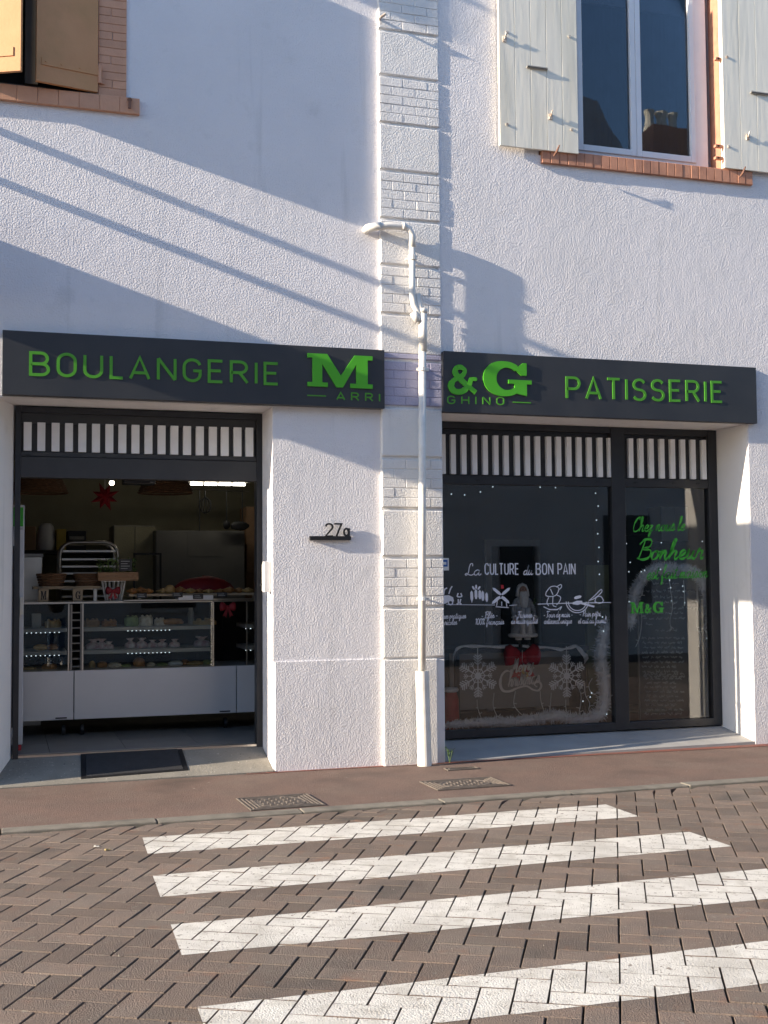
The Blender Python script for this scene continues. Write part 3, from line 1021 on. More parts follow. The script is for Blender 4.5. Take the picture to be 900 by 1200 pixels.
# sloping sill of the shop window
mb = MB()
mb.add([(PX1 + .005, YR + .004, -.2), (WX1 - .009, YR + .004, -.2), (WX1 - .009, YR + .004, .03), (PX1 + .005, YR + .004, .012), (PX1 + .005, RR + .1, zf0 + .004), (WX1 - .009, RR + .1, zf0 + .004)],
       [(0, 1, 2, 3), (3, 2, 5, 4)])
mb.build('window_sill', M['sillc'], sw, fix=False)

# vinyl lettering on the panes, a hair in front of the glass
GY0, GY1 = Y + .0085, Y + .0098


def on_glass(txt, font, px0, py0, px1, py1, hpx, wd, m, name='lettering', **kw):
    a, b = at(px0, py0, GY0), at(px1, py1, GY0)
    h = az(px0, py0 - hpx, GY0) - a.z
    return lettering(name, txt, font, a.x, b.x, a.z, b.z, h, wd, GY0, GY1, m, sw, **kw)


on_glass('La', S, 545, 674, 563, 674, 14, .0085, M['whitev'], slant=.2)
on_glass('CULTURE', CAPS, 568.5, 673, 607.5, 673, 12.5, .0115, M['whitev'], track=.3)
on_glass('du', S, 613, 673.5, 624, 673.5, 12, .0085, M['whitev'], slant=.2)
on_glass('BON', CAPS, 628.5, 673, 648, 673, 12.5, .0115, M['whitev'], track=.3)
on_glass('PAIN', CAPS, 654, 673, 674, 673, 12.5, .0115, M['whitev'], track=.3)
for t, x0, y0, x1 in (('nes pratiques', 519, 725, 546), ('agricoles', 515, 732.5, 535.5), ('- Blés -', 564, 724.5, 583), ('100% français', 556.5, 732, 590.5),
                      ('- Farines -', 603, 724, 627), ('de haute qualité', 599, 731, 630), ('- Tour de main -', 637, 723.5, 671), ('artisanal unique', 637.5, 731, 670),
                      ('- Pain pétri', 679, 722.5, 704), ('et cuit au fournil', 677.5, 730.5, 710)):
    on_glass(t, S, x0, y0, x1, y0 - .6, 7.6, .0058, M['whitev'], slant=.15)
on_glass('Chez nous le', S, 741, 623, 802, 621.5, 17, .020, M['greenv'], slant=.25, widths=[.008, .015, .008, .013, .008])
on_glass('Bonheur', S, 745.5, 656, 823, 654.5, 24, .030, M['greenv'], slant=.25, widths=[.012, .024, .011, .022, .012, .024, .011])
on_glass('est fait maison', S, 757.5, 679, 829, 676.5, 17, .0075, M['greenv'], slant=.25)


def slab_M(x0, z0, x1, z1):
    P = [(0, 0), (.40, 0), (.40, .13), (.29, .13), (.29, .70), (.575, 0), (.70, 0), (.97, .72), (.97, .13), (.85, .13), (.85, 0), (1.30, 0), (1.30, .13), (1.2, .13), (1.2, .87),
         (1.3, .87), (1.3, 1), (.94, 1), (.66, .36), (.39, 1), (0, 1), (0, .87), (.1, .87), (.1, .13), (0, .13)]
    return [(x0 + u / 1.3 * (x1 - x0), z0 + v * (z1 - z0)) for u, v in P]


def slab_G(mb, x0, z0, x1, z1, y0, y1):
    def t(u, v):
        return (x0 + u / 1.1 * (x1 - x0), z0 + v * (z1 - z0))
    k = (x1 - x0) / 1.1
    P = [t(*p) for p in arc(.50, .5, .37, .435, 48, 312, 28)]
    Wd = [.13 * k + .17 * k * max(0, math.cos(rad(48 + 264 * i / 28 - 180))) ** 1.3 for i in range(29)]
    mb.stroke([Vector(p) for p in P], Wd, y0, y1)
    mb.prism([t(.70, .08), t(.76, .06), t(.985, .0), t(.985, .44), t(.70, .44)], y0 - .0003, y1)
    mb.prism([t(.56, .36), t(1.1, .36), t(1.1, .48), t(.56, .48)], y0 - .0006, y1)
    mb.prism([t(.86, .62), t(.985, .62), t(.985, 1.0), t(.90, 1.0), t(.78, .87), t(.70, .80)], y0 - .0009, y1)


def amp(mb, x0, z0, x1, z1, y0, y1, wd):
    P = catmull([(.98, .02), (.62, .34), (.30, .70), (.30, .92), (.46, .98), (.60, .86), (.52, .66), (.22, .46), (.12, .22), (.26, .03), (.52, .05), (.74, .28), (.82, .52), (1.0, .54)], 5)
    V_ = [Vector((x0 + p.x * (x1 - x0), z0 + p.y * (z1 - z0))) for p in P]
    k = len(V_)
    cut = [0, int(k * .27), int(k * .5), int(k * .74), k - 1]
    for q in range(4):
        mb.stroke(V_[cut[q]:cut[q + 1] + 1], [[wd * .9, wd * 1.1, wd * .95], [wd * .95, wd * .8, wd * .9], [wd * .9, wd * 1.2, wd * 1.1], [wd * 1.1, wd * .9, wd * .7]][q], y0 - .0005 * q, y1 - .0005 * q)
    a = (x0 + .93 * (x1 - x0), z0 + .54 * (z1 - z0))
    mb.stroke([Vector((a[0] - .13 * (x1 - x0), a[1])), Vector((a[0] + .1 * (x1 - x0), a[1]))], wd * .45, y0 - .0004, y1)


a, b = at(739, 719, GY0), at(754, 705.5, GY0)
MB().prism(slab_M(a.x, a.z, b.x, b.z), GY0, GY1).build('lettering', M['greenv'], sw)
mb = MB()
a, b = at(755.5, 718, GY0), at(763, 708.5, GY0)
amp(mb, a.x, a.z, b.x, b.z, GY0, GY1, .015)
mb.build('lettering', M['greenv'], sw)
mb = MB()
a, b = at(765.5, 718.5, GY0), at(778, 705, GY0)
slab_G(mb, a.x, a.z, b.x, b.z, GY0, GY1)
mb.build('lettering', M['greenv'], sw)


# pictograms of the bread making steps
def gpt(px, py):
    a = at(px, py, GY0)
    return Vector((a.x, a.z))


def gl_strokes(name, L, wd=.010, m=None, fills=()):
    mb = MB()
    for P in L:
        _eps[0] = (_eps[0] + 0.00011) % 0.0009
        Q = [gpt(*p) for p in P]
        mb.stroke(catmull(Q, 4) if len(Q) > 2 else Q, wd, GY0 - _eps[0], GY1)
    for P in fills:
        _eps[0] = (_eps[0] + 0.00011) % 0.0009
        mb.prism([tuple(gpt(*p)) for p in P], GY0 - _eps[0], GY1)
    return mb.build(name, m or M['whitev'], sw)


def petal(cx, cy, ang, l, wd):
    c, s = math.cos(rad(ang)), math.sin(rad(ang))
    return [(cx + u * l * c - v * wd * s, cy - u * l * s - v * wd * c) for u, v in ((0, -.5), (.25, -1), (.8, -.9), (1, 0), (.8, .9), (.25, 1), (0, .5))]


gl_strokes('picture_tractor', [arc(528, 706, 2.6, 2.6, 0, 360, 10), [(520, 697), (521, 691), (524, 689)], [(526, 696), (528, 690), (530, 687)], [(535, 708), (537, 707), (537, 702)], [(540, 702), (539, 707), (541, 708)], [(537, 695), (536, 699), (541, 699), (540, 695)]], .012,
           fills=[[(518, 708), (518, 698), (526, 697.5), (531, 700), (532, 705), (527, 703), (523, 707)]])
gl_strokes('picture_wheat', [[(553, 706), (553, 702)], [(571, 705), (571, 700)]], .008,
           fills=[petal(553, 704, 92, 12, 1.7), petal(558, 702, 92, 12, 1.7), petal(562.5, 702, 92, 11, 1.7), petal(566, 704, 92, 12, 1.7), petal(570.5, 705, 92, 11, 1.7),
                  petal(556, 691, 120, 5, 1.1), petal(558, 690, 90, 5, 1.1), petal(560, 691, 55, 5, 1.1)])
gl_strokes('picture_windmill', [[(582, 710), (584, 702), (592, 702), (594, 711)], [(581, 711), (596, 712)], [(588, 710), (588, 705)]], .008,
           fills=[petal(587, 697, 140, 13, 1.7), petal(588, 697, 40, 13, 1.7), petal(586, 699, 222, 13, 1.8), petal(588, 699, 318, 12, 1.8)])
gl_strokes('picture_baker', [[(640, 694), (645, 688), (651, 687), (655, 690), (652, 697), (646, 699), (640, 698), (640, 694)], [(652, 688), (657, 685), (658, 688), (654, 692)], [(643, 700), (641, 706), (643, 710)], [(648, 699), (648, 709), (652, 711)], [(652, 697), (657, 700), (655, 706), (652, 709)], [(645, 690), (648, 697)], [(637, 711), (644, 714), (653, 714), (658, 711), (656, 715)]], .008,
           fills=[[(637, 711.5), (644, 713.6), (653, 713.6), (658, 711.5), (653, 715), (644, 715)]])
gl_strokes('picture_oven', [arc(676.5, 705, 13, 13, 0, 180, 14), arc(676.5, 705, 10.5, 10.5, 0, 180, 14), [(690, 704), (697, 698), (704, 691), (705, 694), (697, 701), (690, 704)], [(697, 705), (699, 700), (704, 699), (707, 704), (703, 707), (697, 705)], [(590 + 40, 708), (660, 707), (716, 706)]], .008,
           fills=[[(671, 706), (676, 704), (682, 704), (683, 707), (677, 709), (671, 708)], [(682, 706), (697, 710), (696, 712), (681, 708)], petal(673, 701, 15, 9, 1.8)])
gl_strokes('picture_line', [[(523, 708.5), (580, 709)], [(597, 709.5), (606, 709)]], .005)
gl_strokes('flag_dot', [], m=M['redp'], fills=[[(587, 685.5), (590, 685.5), (590.5, 689.5), (587.5, 690)]])
# small card sticker on the glass edge
mb = MB()
a, b = at(517, 668.5, GY0), at(526, 654, GY0)
st = MB().box(a.x, b.x, GY0 + .0002, GY1, a.z, b.z).build('card_sticker', M['whitep'], sw)
a, b = at(518, 664, GY0), at(524.5, 656, GY0)
MB().box(a.x, b.x, GY0 - .0006, GY0 + .0001, a.z, b.z).build('sticker_print', M['blue'], sw)
a, b = at(519.5, 661.8, GY0), at(523, 658.5, GY0)
MB().box(a.x, b.x, GY0 - .0012, GY0 - .0007, a.z, b.z).build('sticker_print', M['whitep'], sw)

# ------------------------------------------------------------------ fascia signs
SYL = -.085


def sign_text(txt, px0, py0, px1, py1, hpx, wd, parent, depth=.014, **kw):
    a, b = at(px0, py0, SYL), at(px1, py1, SYL)
    h = az(px0, py0 - hpx, SYL) - a.z
    for q in text_parts(txt, CAPS, a.x + wd / 2, b.x - wd / 2, a.z + wd / 2, b.z + wd / 2, h - wd, wd, SYL - depth, SYL + .004, **kw):
        q.build('letter', M['green'], parent)


sgl = empty('fascia_sign', (0, 0, 0), 'left dark shop sign reading BOULANGERIE above the open bakery doorway', 'sign', 'green lettered shop signs')
x0, x1 = ax(3, 386, SYL), ax(450.5, 409, SYL)
z1, z0 = az(230, 398.5, SYL), az(230, 470.5, SYL)
MB().box(x0, x1, SYL, .02, z0, z1).build('sign_panel', M['sign'], sgl, bevel=.003)
sign_text('BOULANGERIE', 34, 440.5, 327, 452, 29, .0235, sgl, .006, track=.34)
a, b = at(360, 453.5, SYL), at(436, 417.5, SYL)
MB().prism(slab_M(a.x, az(398, 454.3, SYL), b.x, az(398, 416, SYL)), SYL - .014, SYL + .004).build('letter', M['greenb'], sgl)
sign_text('ARRI', 394, 469, 445.5, 471, 10, .011, sgl, .004, track=.62)
a, b = at(360, 463.3, SYL), at(382, 464.3, SYL)
MB().box(a.x, b.x, SYL - .004, SYL + .003, a.z - .005, a.z + .005).build('dash', M['green'], sgl)
for px in (8, 445):
    a = at(px, 430, SYL)

sgr = empty('fascia_sign', (3.6, 0, 3.3), 'right dark shop sign reading PATISSERIE above the decorated shop window', 'sign', 'green lettered shop signs')
x0, x1 = ax(520, 412, SYL), ax(886, 430, SYL)
z1, z0 = az(705, 421, SYL), az(705, 489.5, SYL)
MB().box(x0, x1, SYL, YR + .02, z0, z1).build('sign_panel', M['sign'], sgr, bevel=.003)
sign_text('PATISSERIE', 663, 468, 847, 472.5, 27, .0235, sgr, .006, track=.34)
mb = MB()
a, b = at(524, 459, SYL), at(557.5, 429, SYL)
amp(mb, a.x, az(540, 460, SYL), b.x, az(540, 430, SYL), SYL - .012, SYL + .003, .046)
mb.build('letter', M['greenb'], sgr)
mb = MB()
a, b = at(567, 460, SYL), at(622, 425, SYL)
slab_G(mb, a.x, az(594, 463.5, SYL), b.x, az(594, 425, SYL), SYL - .014, SYL + .003)
mb.build('letter', M['greenb'], sgr)
sign_text('GHINO', 524, 473.5, 591, 475, 10, .011, sgr, .004, track=.62)
a, b = at(601, 471.3, SYL), at(622, 471.8, SYL)
MB().box(a.x, b.x, SYL - .004, SYL + .003, a.z - .005, a.z + .005).build('dash', M['green'], sgr)

# ------------------------------------------------------------------ drain pipe
PYc = -.106
pipe = empty('drain_pipe', at(496, 890, PYc), 'white painted drainpipe with an elbow running down the pilaster', 'drainpipe')


def pp(px, py, Y=PYc):
    return at(px, py, Y)


mb = MB()
a = pp(433, 265.5)
pts = [Vector((a.x, .02, a.z)), Vector((a.x, -.06, a.z)), Vector((a.x + .02, -.095, a.z)), Vector((a.x + .06, PYc, a.z)), pp(455, 264.5), pp(472, 265.5), pp(479, 268), pp(483, 276), pp(483, 290)]
mb.tube(pts, .030, 14)
mb.build('elbow_pipe', M['pipe'], pipe, smooth=True)
mb = MB()
mb.tube([Vector((a.x, .0, a.z)), Vector((a.x, -.055, a.z)), Vector((a.x + .02, -.085, a.z)), pp(447, 264.8)], .036, 14)
mb.build('collar', M['pipe'], pipe, smooth=True)
MB().tube([pp(471, 265.3), pp(475, 266)], .035, 12).build('collar', M['pipe'], pipe, smooth=True)
MB().tube([pp(483, 285), pp(483, 345), pp(485, 357), pp(491.5, 369), pp(495, 376), pp(495, 390)], .028, 14).build('upper_pipe', M['pipe'], pipe, smooth=True)
MB().tube([pp(489.5, 345, -.09), pp(490, 352, -.10), pp(493, 364, -.11), pp(496, 374)], .026, 12).build('branch_stub', M['pipe'], pipe, smooth=True)
MB().tube([pp(484, 366), pp(490, 377)], .033, 12).tube([pp(495.5, 364), pp(495.5, 412)], [.037] * 2, 14).tube([pp(495.5, 362), pp(495.5, 367)], .041, 14).build('socket', M['pipe'], pipe, smooth=True)
low = MB().tube([pp(495, 400), pp(494.5, 800)], .032, 16).build('down_pipe', M['pipe'], pipe, smooth=True)
mb = MB()
for y in (433, 702):
    c = pp(494.8, y)
    mb.tube([c + Vector((0, 0, -.014)), c + Vector((0, 0, .014))], .040, 14)
    mb.tube([c + Vector((.05, .0, 0)), c + Vector((.05, .08, 0))], .008, 6)
    mb.box(c.x - .05, c.x + .06, c.y - .006, c.y + .006, c.z - .012, c.z + .012)
mb.build('pipe_clip', M['pipe'], pipe)
c = pp(483.2, 302)
MB().tube([c + Vector((0, 0, -.02)), c + Vector((0, 0, .02))], .038, 14).tube([c + Vector((0, .03, 0)), c + Vector((.0, .10, 0))], .01, 6).build('pipe_clip', M['pipe'], pipe)
t, b = pp(494.5, 786), pp(497.5, 899)
mb = MB()
P = []
for i in range(13):
    an = math.pi + math.pi * i / 12
    P.append((.062 * math.cos(an), .062 * math.sin(an)))
vs = [(t.x + u * .95, t.y + v * .95, t.z) for u, v in P] + [(b.x + u, b.y + v, b.z) for u, v in P]
n = 13
fs = [(i, i + 1, i + 1 + n, i + n) for i in range(n - 1)]
ins = [(t.x + u * .72, t.y + v * .72, t.z) for u, v in P] + [(b.x + u * .8, b.y + v * .8, b.z) for u, v in P]
mb.add(vs, fs)
mb.add(ins, [(i + n, i + 1 + n, i + 1, i) for i in range(n - 1)])
mb.add([vs[i] for i in range(n)] + [ins[i] for i in range(n)], [(i + n, i + 1 + n, i + 1, i) for i in range(n - 1)])
mb.build('guard_sleeve', M['pipe'], pipe, fix=False)
# short bent nails and stubs on the pilaster
for px, py in ((446, 22),):
    a = at(px, py, -.02)
    tag(MB().tube([a + Vector((0, .03, 0)), a + Vector((-.03, -.07, -.03)), a + Vector((.02, -.08, .01))], .012, 6).build('wall_hook', M['iron']), 'small white hook at the left edge of the pilaster top', 'hook')

# ------------------------------------------------------------------ house number and switch box
hn = empty('house_number', at(387, 630), 'small black number 27a standing on a thin wall shelf', 'house number')
a, b = at(363, 633.5, -.02), at(411, 627.5, -.02)
MB().box(a.x, b.x, -.034, .004, at(387, 633, -.02).z, at(387, 628.3, -.02).z).build('shelf', M['black'], hn)
fy0, fy1 = -.034, -.020
a2, b2 = at(381, 629, fy0), at(401, 629, fy0)
zb = at(390, 628.2, fy0).z
for q in text_parts('27', CAPS, a2.x + .006, b2.x - .006, zb, zb, az(390, 613.8, fy0) - zb, .014, fy0, fy1, track=.12):
    q.build('digit', M['black'], hn)
a2, b2 = at(402.3, 629, fy0), at(410, 629, fy0)
for q in text_parts('a', CAPS, a2.x + .008, b2.x - .006, zb, zb, (az(405, 619, fy0) - zb) / .56, .015, fy0, fy1):
    q.build('digit', M['black'], hn)
swb = empty('switch_box', (DX1 - .01, .09, 1.5), 'small cream metal switch box on the doorway jamb', 'switch box')
zt, zb = az(315, 658, .07), az(315, 694, .07)
MB().box(DX1 - .060, DX1 - .004, .06, .14, zb, zt).build('box', M['fridge'], swb, bevel=.004)
MB().box(DX1 - .066, DX1 - .060, .07, .13, zb + .01, zt - .02).build('cover', M['pipe'], swb)
MB().tube([(DX1 - .07, .145, zb + .06), (DX1 - .066, .12, zb + .06)], .012, 8).build('lock', M['black'], swb)

# ------------------------------------------------------------------ ground
def ground(name, x0, x1, y0, y1, z, m, nx=1):
    return tag(MB().add([(x0, y0, z), (x1, y0, z), (x1, y1, z), (x0, y1, z)], [(0, 1, 2, 3)]).build(name, m, fix=False), kind='structure')


ground('ground', -400, 400, -400, 400, -.075, M['sand'])
pv = tag(MB().add([(-9, KY0, 0), (12, KY0, 0), (12, .0, 0), (-9, .0, 0)], [(0, 1, 2, 3)]).build('pavement', M['asphalt'], fix=False), kind='structure')
MB().add([(1.9, -.05, .004), (PX1 + .3, -.075, .004), (WX1 + .05, -.16, .004), (12, -.1, .004), (12, 0, .004), (1.9, 0, .004)], [(0, 1, 2, 3, 4, 5)]).build('asphalt_seam', M['asphalt_red'], pv, fix=False)
kb = empty('kerb', (0, 0, 0))
kb['kind'] = 'structure'
x = -8.0
while x < 11:
    l = random.choice([.98, 1.0, 1.02])
    MB().box(x + .004, x + l - .004, KY1 + random.uniform(-.004, .004), KY0 + .003, -.2, .006 + random.uniform(-.003, .003)).build('kerbstone', M['kerb'], kb, bevel=.007)
    x += l

# herringbone street of concrete pavers
road = tag(MB().add([(-9, -11.2, -.045), (12, -11.2, -.045), (12, KY1 + .01, -.045), (-9, KY1 + .01, -.045)], [(0, 1, 2, 3)]).build('road', M['sand'], fix=False), kind='structure')
PW = .1335
TH0 = rad(-28.5)
E1 = Vector((math.cos(TH0), math.sin(TH0)))
E2 = Vector((-math.sin(TH0), math.cos(TH0)))
ORG = at(345 / 4 + 675, 1050 + 185 / 4, Z=ROADZ).xy


def paver_mesh(k):
    g, ch, h = .0040, .0024, .05
    tl = [random.uniform(-.0008, .0008) for _ in range(4)]
    a, b, c, d = g, 2 * PW - g, g, PW - g
    jt = lambda: random.uniform(-.0012, .0012)
    base = [(a, c), (b, c), (b, d), (a, d)]
    base = [(x + jt(), y + jt()) for x, y in base]
    sgn = [(1, 1), (-1, 1), (-1, -1), (1, -1)]
    vs = [(x, y, -h) for x, y in base] + [(x, y, -ch) for x, y in base] + [(x + ch * s1, y + ch * s2, tl[i]) for i, ((x, y), (s1, s2)) in enumerate(zip(base, sgn))]
    fs = []
    for o, p in ((0, 4), (4, 8)):
        for i in range(4):
            j = (i + 1) % 4
            fs.append((o + i, o + j, p + j, p + i))
    fs.append((8, 9, 10, 11))
    mb = MB()
    mb.add(vs, fs)
    return mb


KINDS = [paver_mesh(k) for k in range(10)]
KMESH = [k.mesh('paver', M['paver']) for k in KINDS]
cells = []
for i in range(-90, 90):
    for m_ in range(-45, 45):
        for typ in (0, 1):
            u, v = i + 2 * m_, i - 2 * m_
            o = ORG + E1 * (u * PW) + E2 * (v * PW)
            if typ == 1:
                o = ORG + E1 * ((u) * PW) + E2 * (v * PW)
            c = o + (E1 + E2 * .5) * PW if typ == 0 else o + (E1 * -.5 + E2) * PW
            if -1.6 < c.x < 9.5 and -9.0 < c.y < KY1 + .16:
                cells.append((o, typ, c))
camxy = Vector((0, -D))
fwd = Vector((_f.x, _f.y))


def inview(c):
    d = Vector((c.x, c.y, ROADZ)) - Vector((0, -D, H))
    zc = d.dot(_f)
    if zc < .5:
        return False
    px = CX + FPX * d.dot(CR) / zc
    py = CY - FPX * d.dot(CU) / zc
    return -25 < px < 925 and py < 1222


cells.sort(key=lambda q: (not inview(q[2]), (q[2] - camxy).length))
rest = MB()
tops = []
for n, (o, typ, c) in enumerate(cells):
    an = TH0 if typ == 0 else TH0 + math.pi / 2
    T = Matrix.Translation((o.x, o.y, ROADZ + random.uniform(-.0011, .0011))) @ Matrix.Rotation(an, 4, 'Z')
    k = random.randrange(10)
    vs = [T @ Vector(v) for v in KINDS[k].v]
    if max(v.y for v in vs) > KY1 - .004:          # cut against the kerb
        if min(v.y for v in vs) > KY1 - .02:
            continue
        vs = [Vector((v.x, min(v.y, KY1 - .006 - .003 * (11 - j) / 11), v.z)) for j, v in enumerate(vs)]
        rest.add(vs, KINDS[k].f)
    elif n < 300:
        ob = bpy.data.objects.new('paver', KMESH[k])
        ob.matrix_world = T
        ob.parent = road
        COL.objects.link(ob)
    else:
        rest.add(vs, KINDS[k].f)
    nz = (vs[9] - vs[8]).cross(vs[10] - vs[8])
    tops.append([Vector((v.x, v.y, vs[8].z - (nz.x * (v.x - vs[8].x) + nz.y * (v.y - vs[8].y)) / nz.z)) for v in vs[4:8]])
r = rest.build('pavers_beyond', M['paver'], road, fix=False)
r['kind'] = 'stuff'


gb = MB()
for k in range(420):
    gx, gy = random.uniform(-.3, 6.5), random.uniform(-5.6, -.15)
    if gy > KY1 and random.random() < .45:
        continue
    s_ = random.uniform(.0015, .0042) * (1.6 if random.random() < .08 else 1)
    z_ = (ROADZ if gy < KY1 else 0) + .001
    a_ = random.uniform(0, 6.28)
    gb.add([(gx + s_ * math.cos(a_ + q * 2.09) * random.uniform(.7, 1.3), gy + s_ * math.sin(a_ + q * 2.09), z_) for q in range(3)] + [(gx, gy, z_ + s_ * 1.3)], [(0, 1, 3), (1, 2, 3), (2, 0, 3)])
tag(gb.build('grit', M['kerb'], fix=False), 'loose grit and crumbs scattered over the pavers and pavement', 'grit', kind='stuff')


# painted crossing: each bar is laid on the paver tops it covers, so the joints stay open
def clip(poly, P):
    def cr(a, b, p):
        return (b[0] - a[0]) * (p[1] - a[1]) - (b[1] - a[1]) * (p[0] - a[0])
    out = list(poly)
    n = len(P)
    for i in range(n):
        a, b = P[i], P[(i + 1) % n]
        inp, out = out, []
        for j in range(len(inp)):
            p, q = inp[j - 1], inp[j]
            cp, cq = cr(a, b, p), cr(a, b, q)
            if (cp >= 0) != (cq >= 0):
                t = cp / (cp - cq)
                out.append((p[0] + (q[0] - p[0]) * t, p[1] + (q[1] - p[1]) * t))
            if cq >= 0:
                out.append(q)
        if not out:
            return []
    return out


bars = [([(167, 982), (173, 1001), (750, 957), (710, 943)], 'white crossing bar nearest the kerb, the shortest of the four'),
        ([(179, 1026), (188, 1051.5), (858, 992), (808, 975)], 'second white crossing bar out from the kerb with a pointed right end'),
        ([(200, 1084), (213, 1119.5), (1010, 1043), (925, 1015.5)], 'third white crossing bar from the kerb, running out at the right'),
        ([(231, 1181), (250, 1232), (1150, 1122), (1010, 1090)], 'nearest and widest white crossing bar at the bottom of the picture')]
for P, lab in bars:
    Q = [at(px, py, Z=ROADZ).xy for px, py in P]
    ar = sum(Q[i][0] * Q[(i + 1) % 4][1] - Q[(i + 1) % 4][0] * Q[i][1] for i in range(4))
    if ar < 0:
        Q = Q[::-1]
    mb = MB()
    for tp in tops:
        g = clip([(v.x, v.y) for v in tp], [tuple(q) for q in Q])
        if len(g) < 3:
            continue
        nrm = (tp[1] - tp[0]).cross(tp[2] - tp[0])
        if abs(nrm.z) < 1e-9:
            continue
        z = lambda x, y: tp[0].z - (nrm.x * (x - tp[0].x) + nrm.y * (y - tp[0].y)) / nrm.z
        mb.add([(x, y, z(x, y) + .0014) for x, y in g], [tuple(range(len(g)))])
    tag(mb.build('crossing_bar', M['paint'], fix=False), lab, 'crossing bar', 'bars of the pedestrian crossing')


# inspection covers in the pavement
def cover(px, py, rot, sx, sy, lab, rnd=True):
    c = at(px, py, Z=0)
    t = empty('manhole_cover', (c.x, c.y, 0), lab, 'manhole cover')
    T = Matrix.Translation((c.x, c.y, 0)) @ Matrix.Rotation(rot, 4, 'Z')
    fr = MB()
    for i in range(6 if rnd else 3):
        a, b = sx - i * .028, sy - i * .028
        th = .011
        if i > 3 and rnd:
            break
        for x0, x1, y0, y1 in ((-a, a, -b, -b + th), (-a, a, b - th, b), (-a, -a + th, -b + th, b - th), (a - th, a, -b + th, b - th)):
            fr.box(x0, x1, y0, y1, .0, .010, T)
    fr.box(-sx, sx, -sy, sy, -.02, .0045, T)
    fr.build('cover_frame', M['castiron'], t)
    if rnd:
        R_ = min(sx, sy) - .05
        dk = MB()
        dk.lathe([(R_, 0), (R_, .009), (R_ - .012, .010), (R_ - .013, .007)], (0, 0, .0), 28, sx=sx / sy * .92, T=T)
        q = 0
        k = .042
        for i in range(-9, 10):
            for j in range(-9, 10):
                x, y = i * k, j * k
                if (x / (R_ * sx / sy * .85)) ** 2 + (y / (R_ * .9)) ** 2 < .8:
                    if (i + j) % 2:
                        dk.box(x - .017, x + .017, y - .007, y + .007, .006, .012, T)
                    else:
                        dk.box(x - .007, x + .007, y - .017, y + .017, .006, .012, T)
        dk.build('cover_disc', M['castiron'], t)


cover(328, 940.5, rad(2), .265, .235, 'square cast iron cover with round ribbed lid set in the pavement left of the pipe')
cover(545, 919, rad(1), .30, .20, 'cast iron manhole cover in the pavement right below the drainpipe foot')
cover(541, 901.5, rad(1), .14, .05, 'tiny cast iron access plate at the foot of the shop window sill', rnd=False)

# concrete threshold, its dirty front lip and the door mat
th = tag(MB().add([(DX0 - .02, -.055, -.1), (DX1 + .01, -.02, -.1), (DX1 + .01, -.02, .012), (DX0 - .02, -.055, .008), (.06, RL + .02, TH - .004), (DX1 - .004, RL + .02, TH - .004), (DX1 - .004, .0, .02), (DX0, .0, .016)],
                  [(0, 1, 2, 3), (3, 2, 6, 7), (7, 6, 5, 4)]).build('threshold', M['concrete'], fix=False), 'sloping worn concrete threshold in front of the open doorway', 'threshold')


def on_slope(px, py):
    """point where a pixel meets the sloping threshold"""
    for _ in range(1):
        lo, hi = -.05, RL + .02
        for _k in range(40):
            m_ = (lo + hi) / 2
            zz = .014 + (TH - .018) * max(0, m_) / (RL + .02)
            p = at(px, py, Z=zz)
            if p.y > m_:
                lo = m_
            else:
                hi = m_
    return p


c4 = [on_slope(*p) for p in ((95, 913.5), (221, 903.5), (213, 877.5), (94.5, 884))]
mm = empty('door_mat', c4[0], 'black rubber door mat lying on the concrete threshold', 'door mat')


def slab(P, h, in_=0.0):
    c = sum(P, Vector()) / 4
    Q = [c + (p - c) * (1 - in_) for p in P]
    mb = MB()
    mb.add([p + Vector((0, 0, -.002)) for p in Q] + [p + Vector((0, 0, h)) for p in Q], [(3, 2, 1, 0), (4, 5, 6, 7), (0, 1, 5, 4), (1, 2, 6, 5), (2, 3, 7, 6), (3, 0, 4, 7)])
    return mb


slab(c4, .008).build('border', M['black'], mm)
mb = slab(c4, .012, .10)
mb.build('pile', M['mat'], mm)
# litter and weed
for px, py, m_, rz, lab in ((126, 997, 'litter', .3, 'yellow scrap of paper on the pavers'), (113, 993, 'litterw', -.2, 'pale scrap of paper beside the yellow scrap on the pavers')):
    c = at(px, py, Z=ROADZ)
    T = Matrix.Translation((c.x, c.y, ROADZ + .004)) @ Matrix.Rotation(rz, 4, 'Z')
    tag(MB().box(-.016, .016, -.008, .008, 0, .004, T).box(-.014, -.004, -.006, .010, .004, .008, T).build('paper_scrap', M[m_]), lab, 'litter')
c = at(527, 889, -.06)
wd = empty('weed', (c.x, c.y, 0), 'small green weed growing at the pilaster foot by the shop window', 'weed')
st = MB()
for k in range(7):
    an = random.uniform(0, 6.28)
    p = Vector((c.x, c.y, 0))
    q = p + Vector((math.cos(an) * .03, math.sin(an) * .02, random.uniform(.04, .13)))
    st.tube([p, (p + q) / 2 + Vector((0, 0, .01)), q], .002, 4)
    for j in range(3):
        b2 = p + (q - p) * (.5 + .25 * j)
        d = Vector((random.uniform(-1, 1), random.uniform(-1, 1), .5)).normalized() * random.uniform(.025, .04)
        sd_ = d.cross(Vector((0, 0, 1))).normalized() * .009
        MB().add([b2, b2 + d * .5 + sd_ + Vector((0, 0, .004)), b2 + d, b2 + d * .5 - sd_ + Vector((0, 0, .004))], [(0, 1, 2, 3)]).build('leaf', M['leaf'], wd, fix=False)
st.build('stem', M['leaf'], wd)

# ------------------------------------------------------------------ unseen board and rods added left of the frame to throw the shade bands
hs = empty('shade_caster', (-1.2, 0, 4), 'dark board and two rods left of the bakery, added out of frame to cast shade', 'shade caster')
HX = -1.15


def shade_z(px, py, x, Y=0.0):
    """height, at x, of the sun ray that lands on the facade at the pixel"""
    p = at(px, py, Y)
    return p.z + (p.x - x) * .32


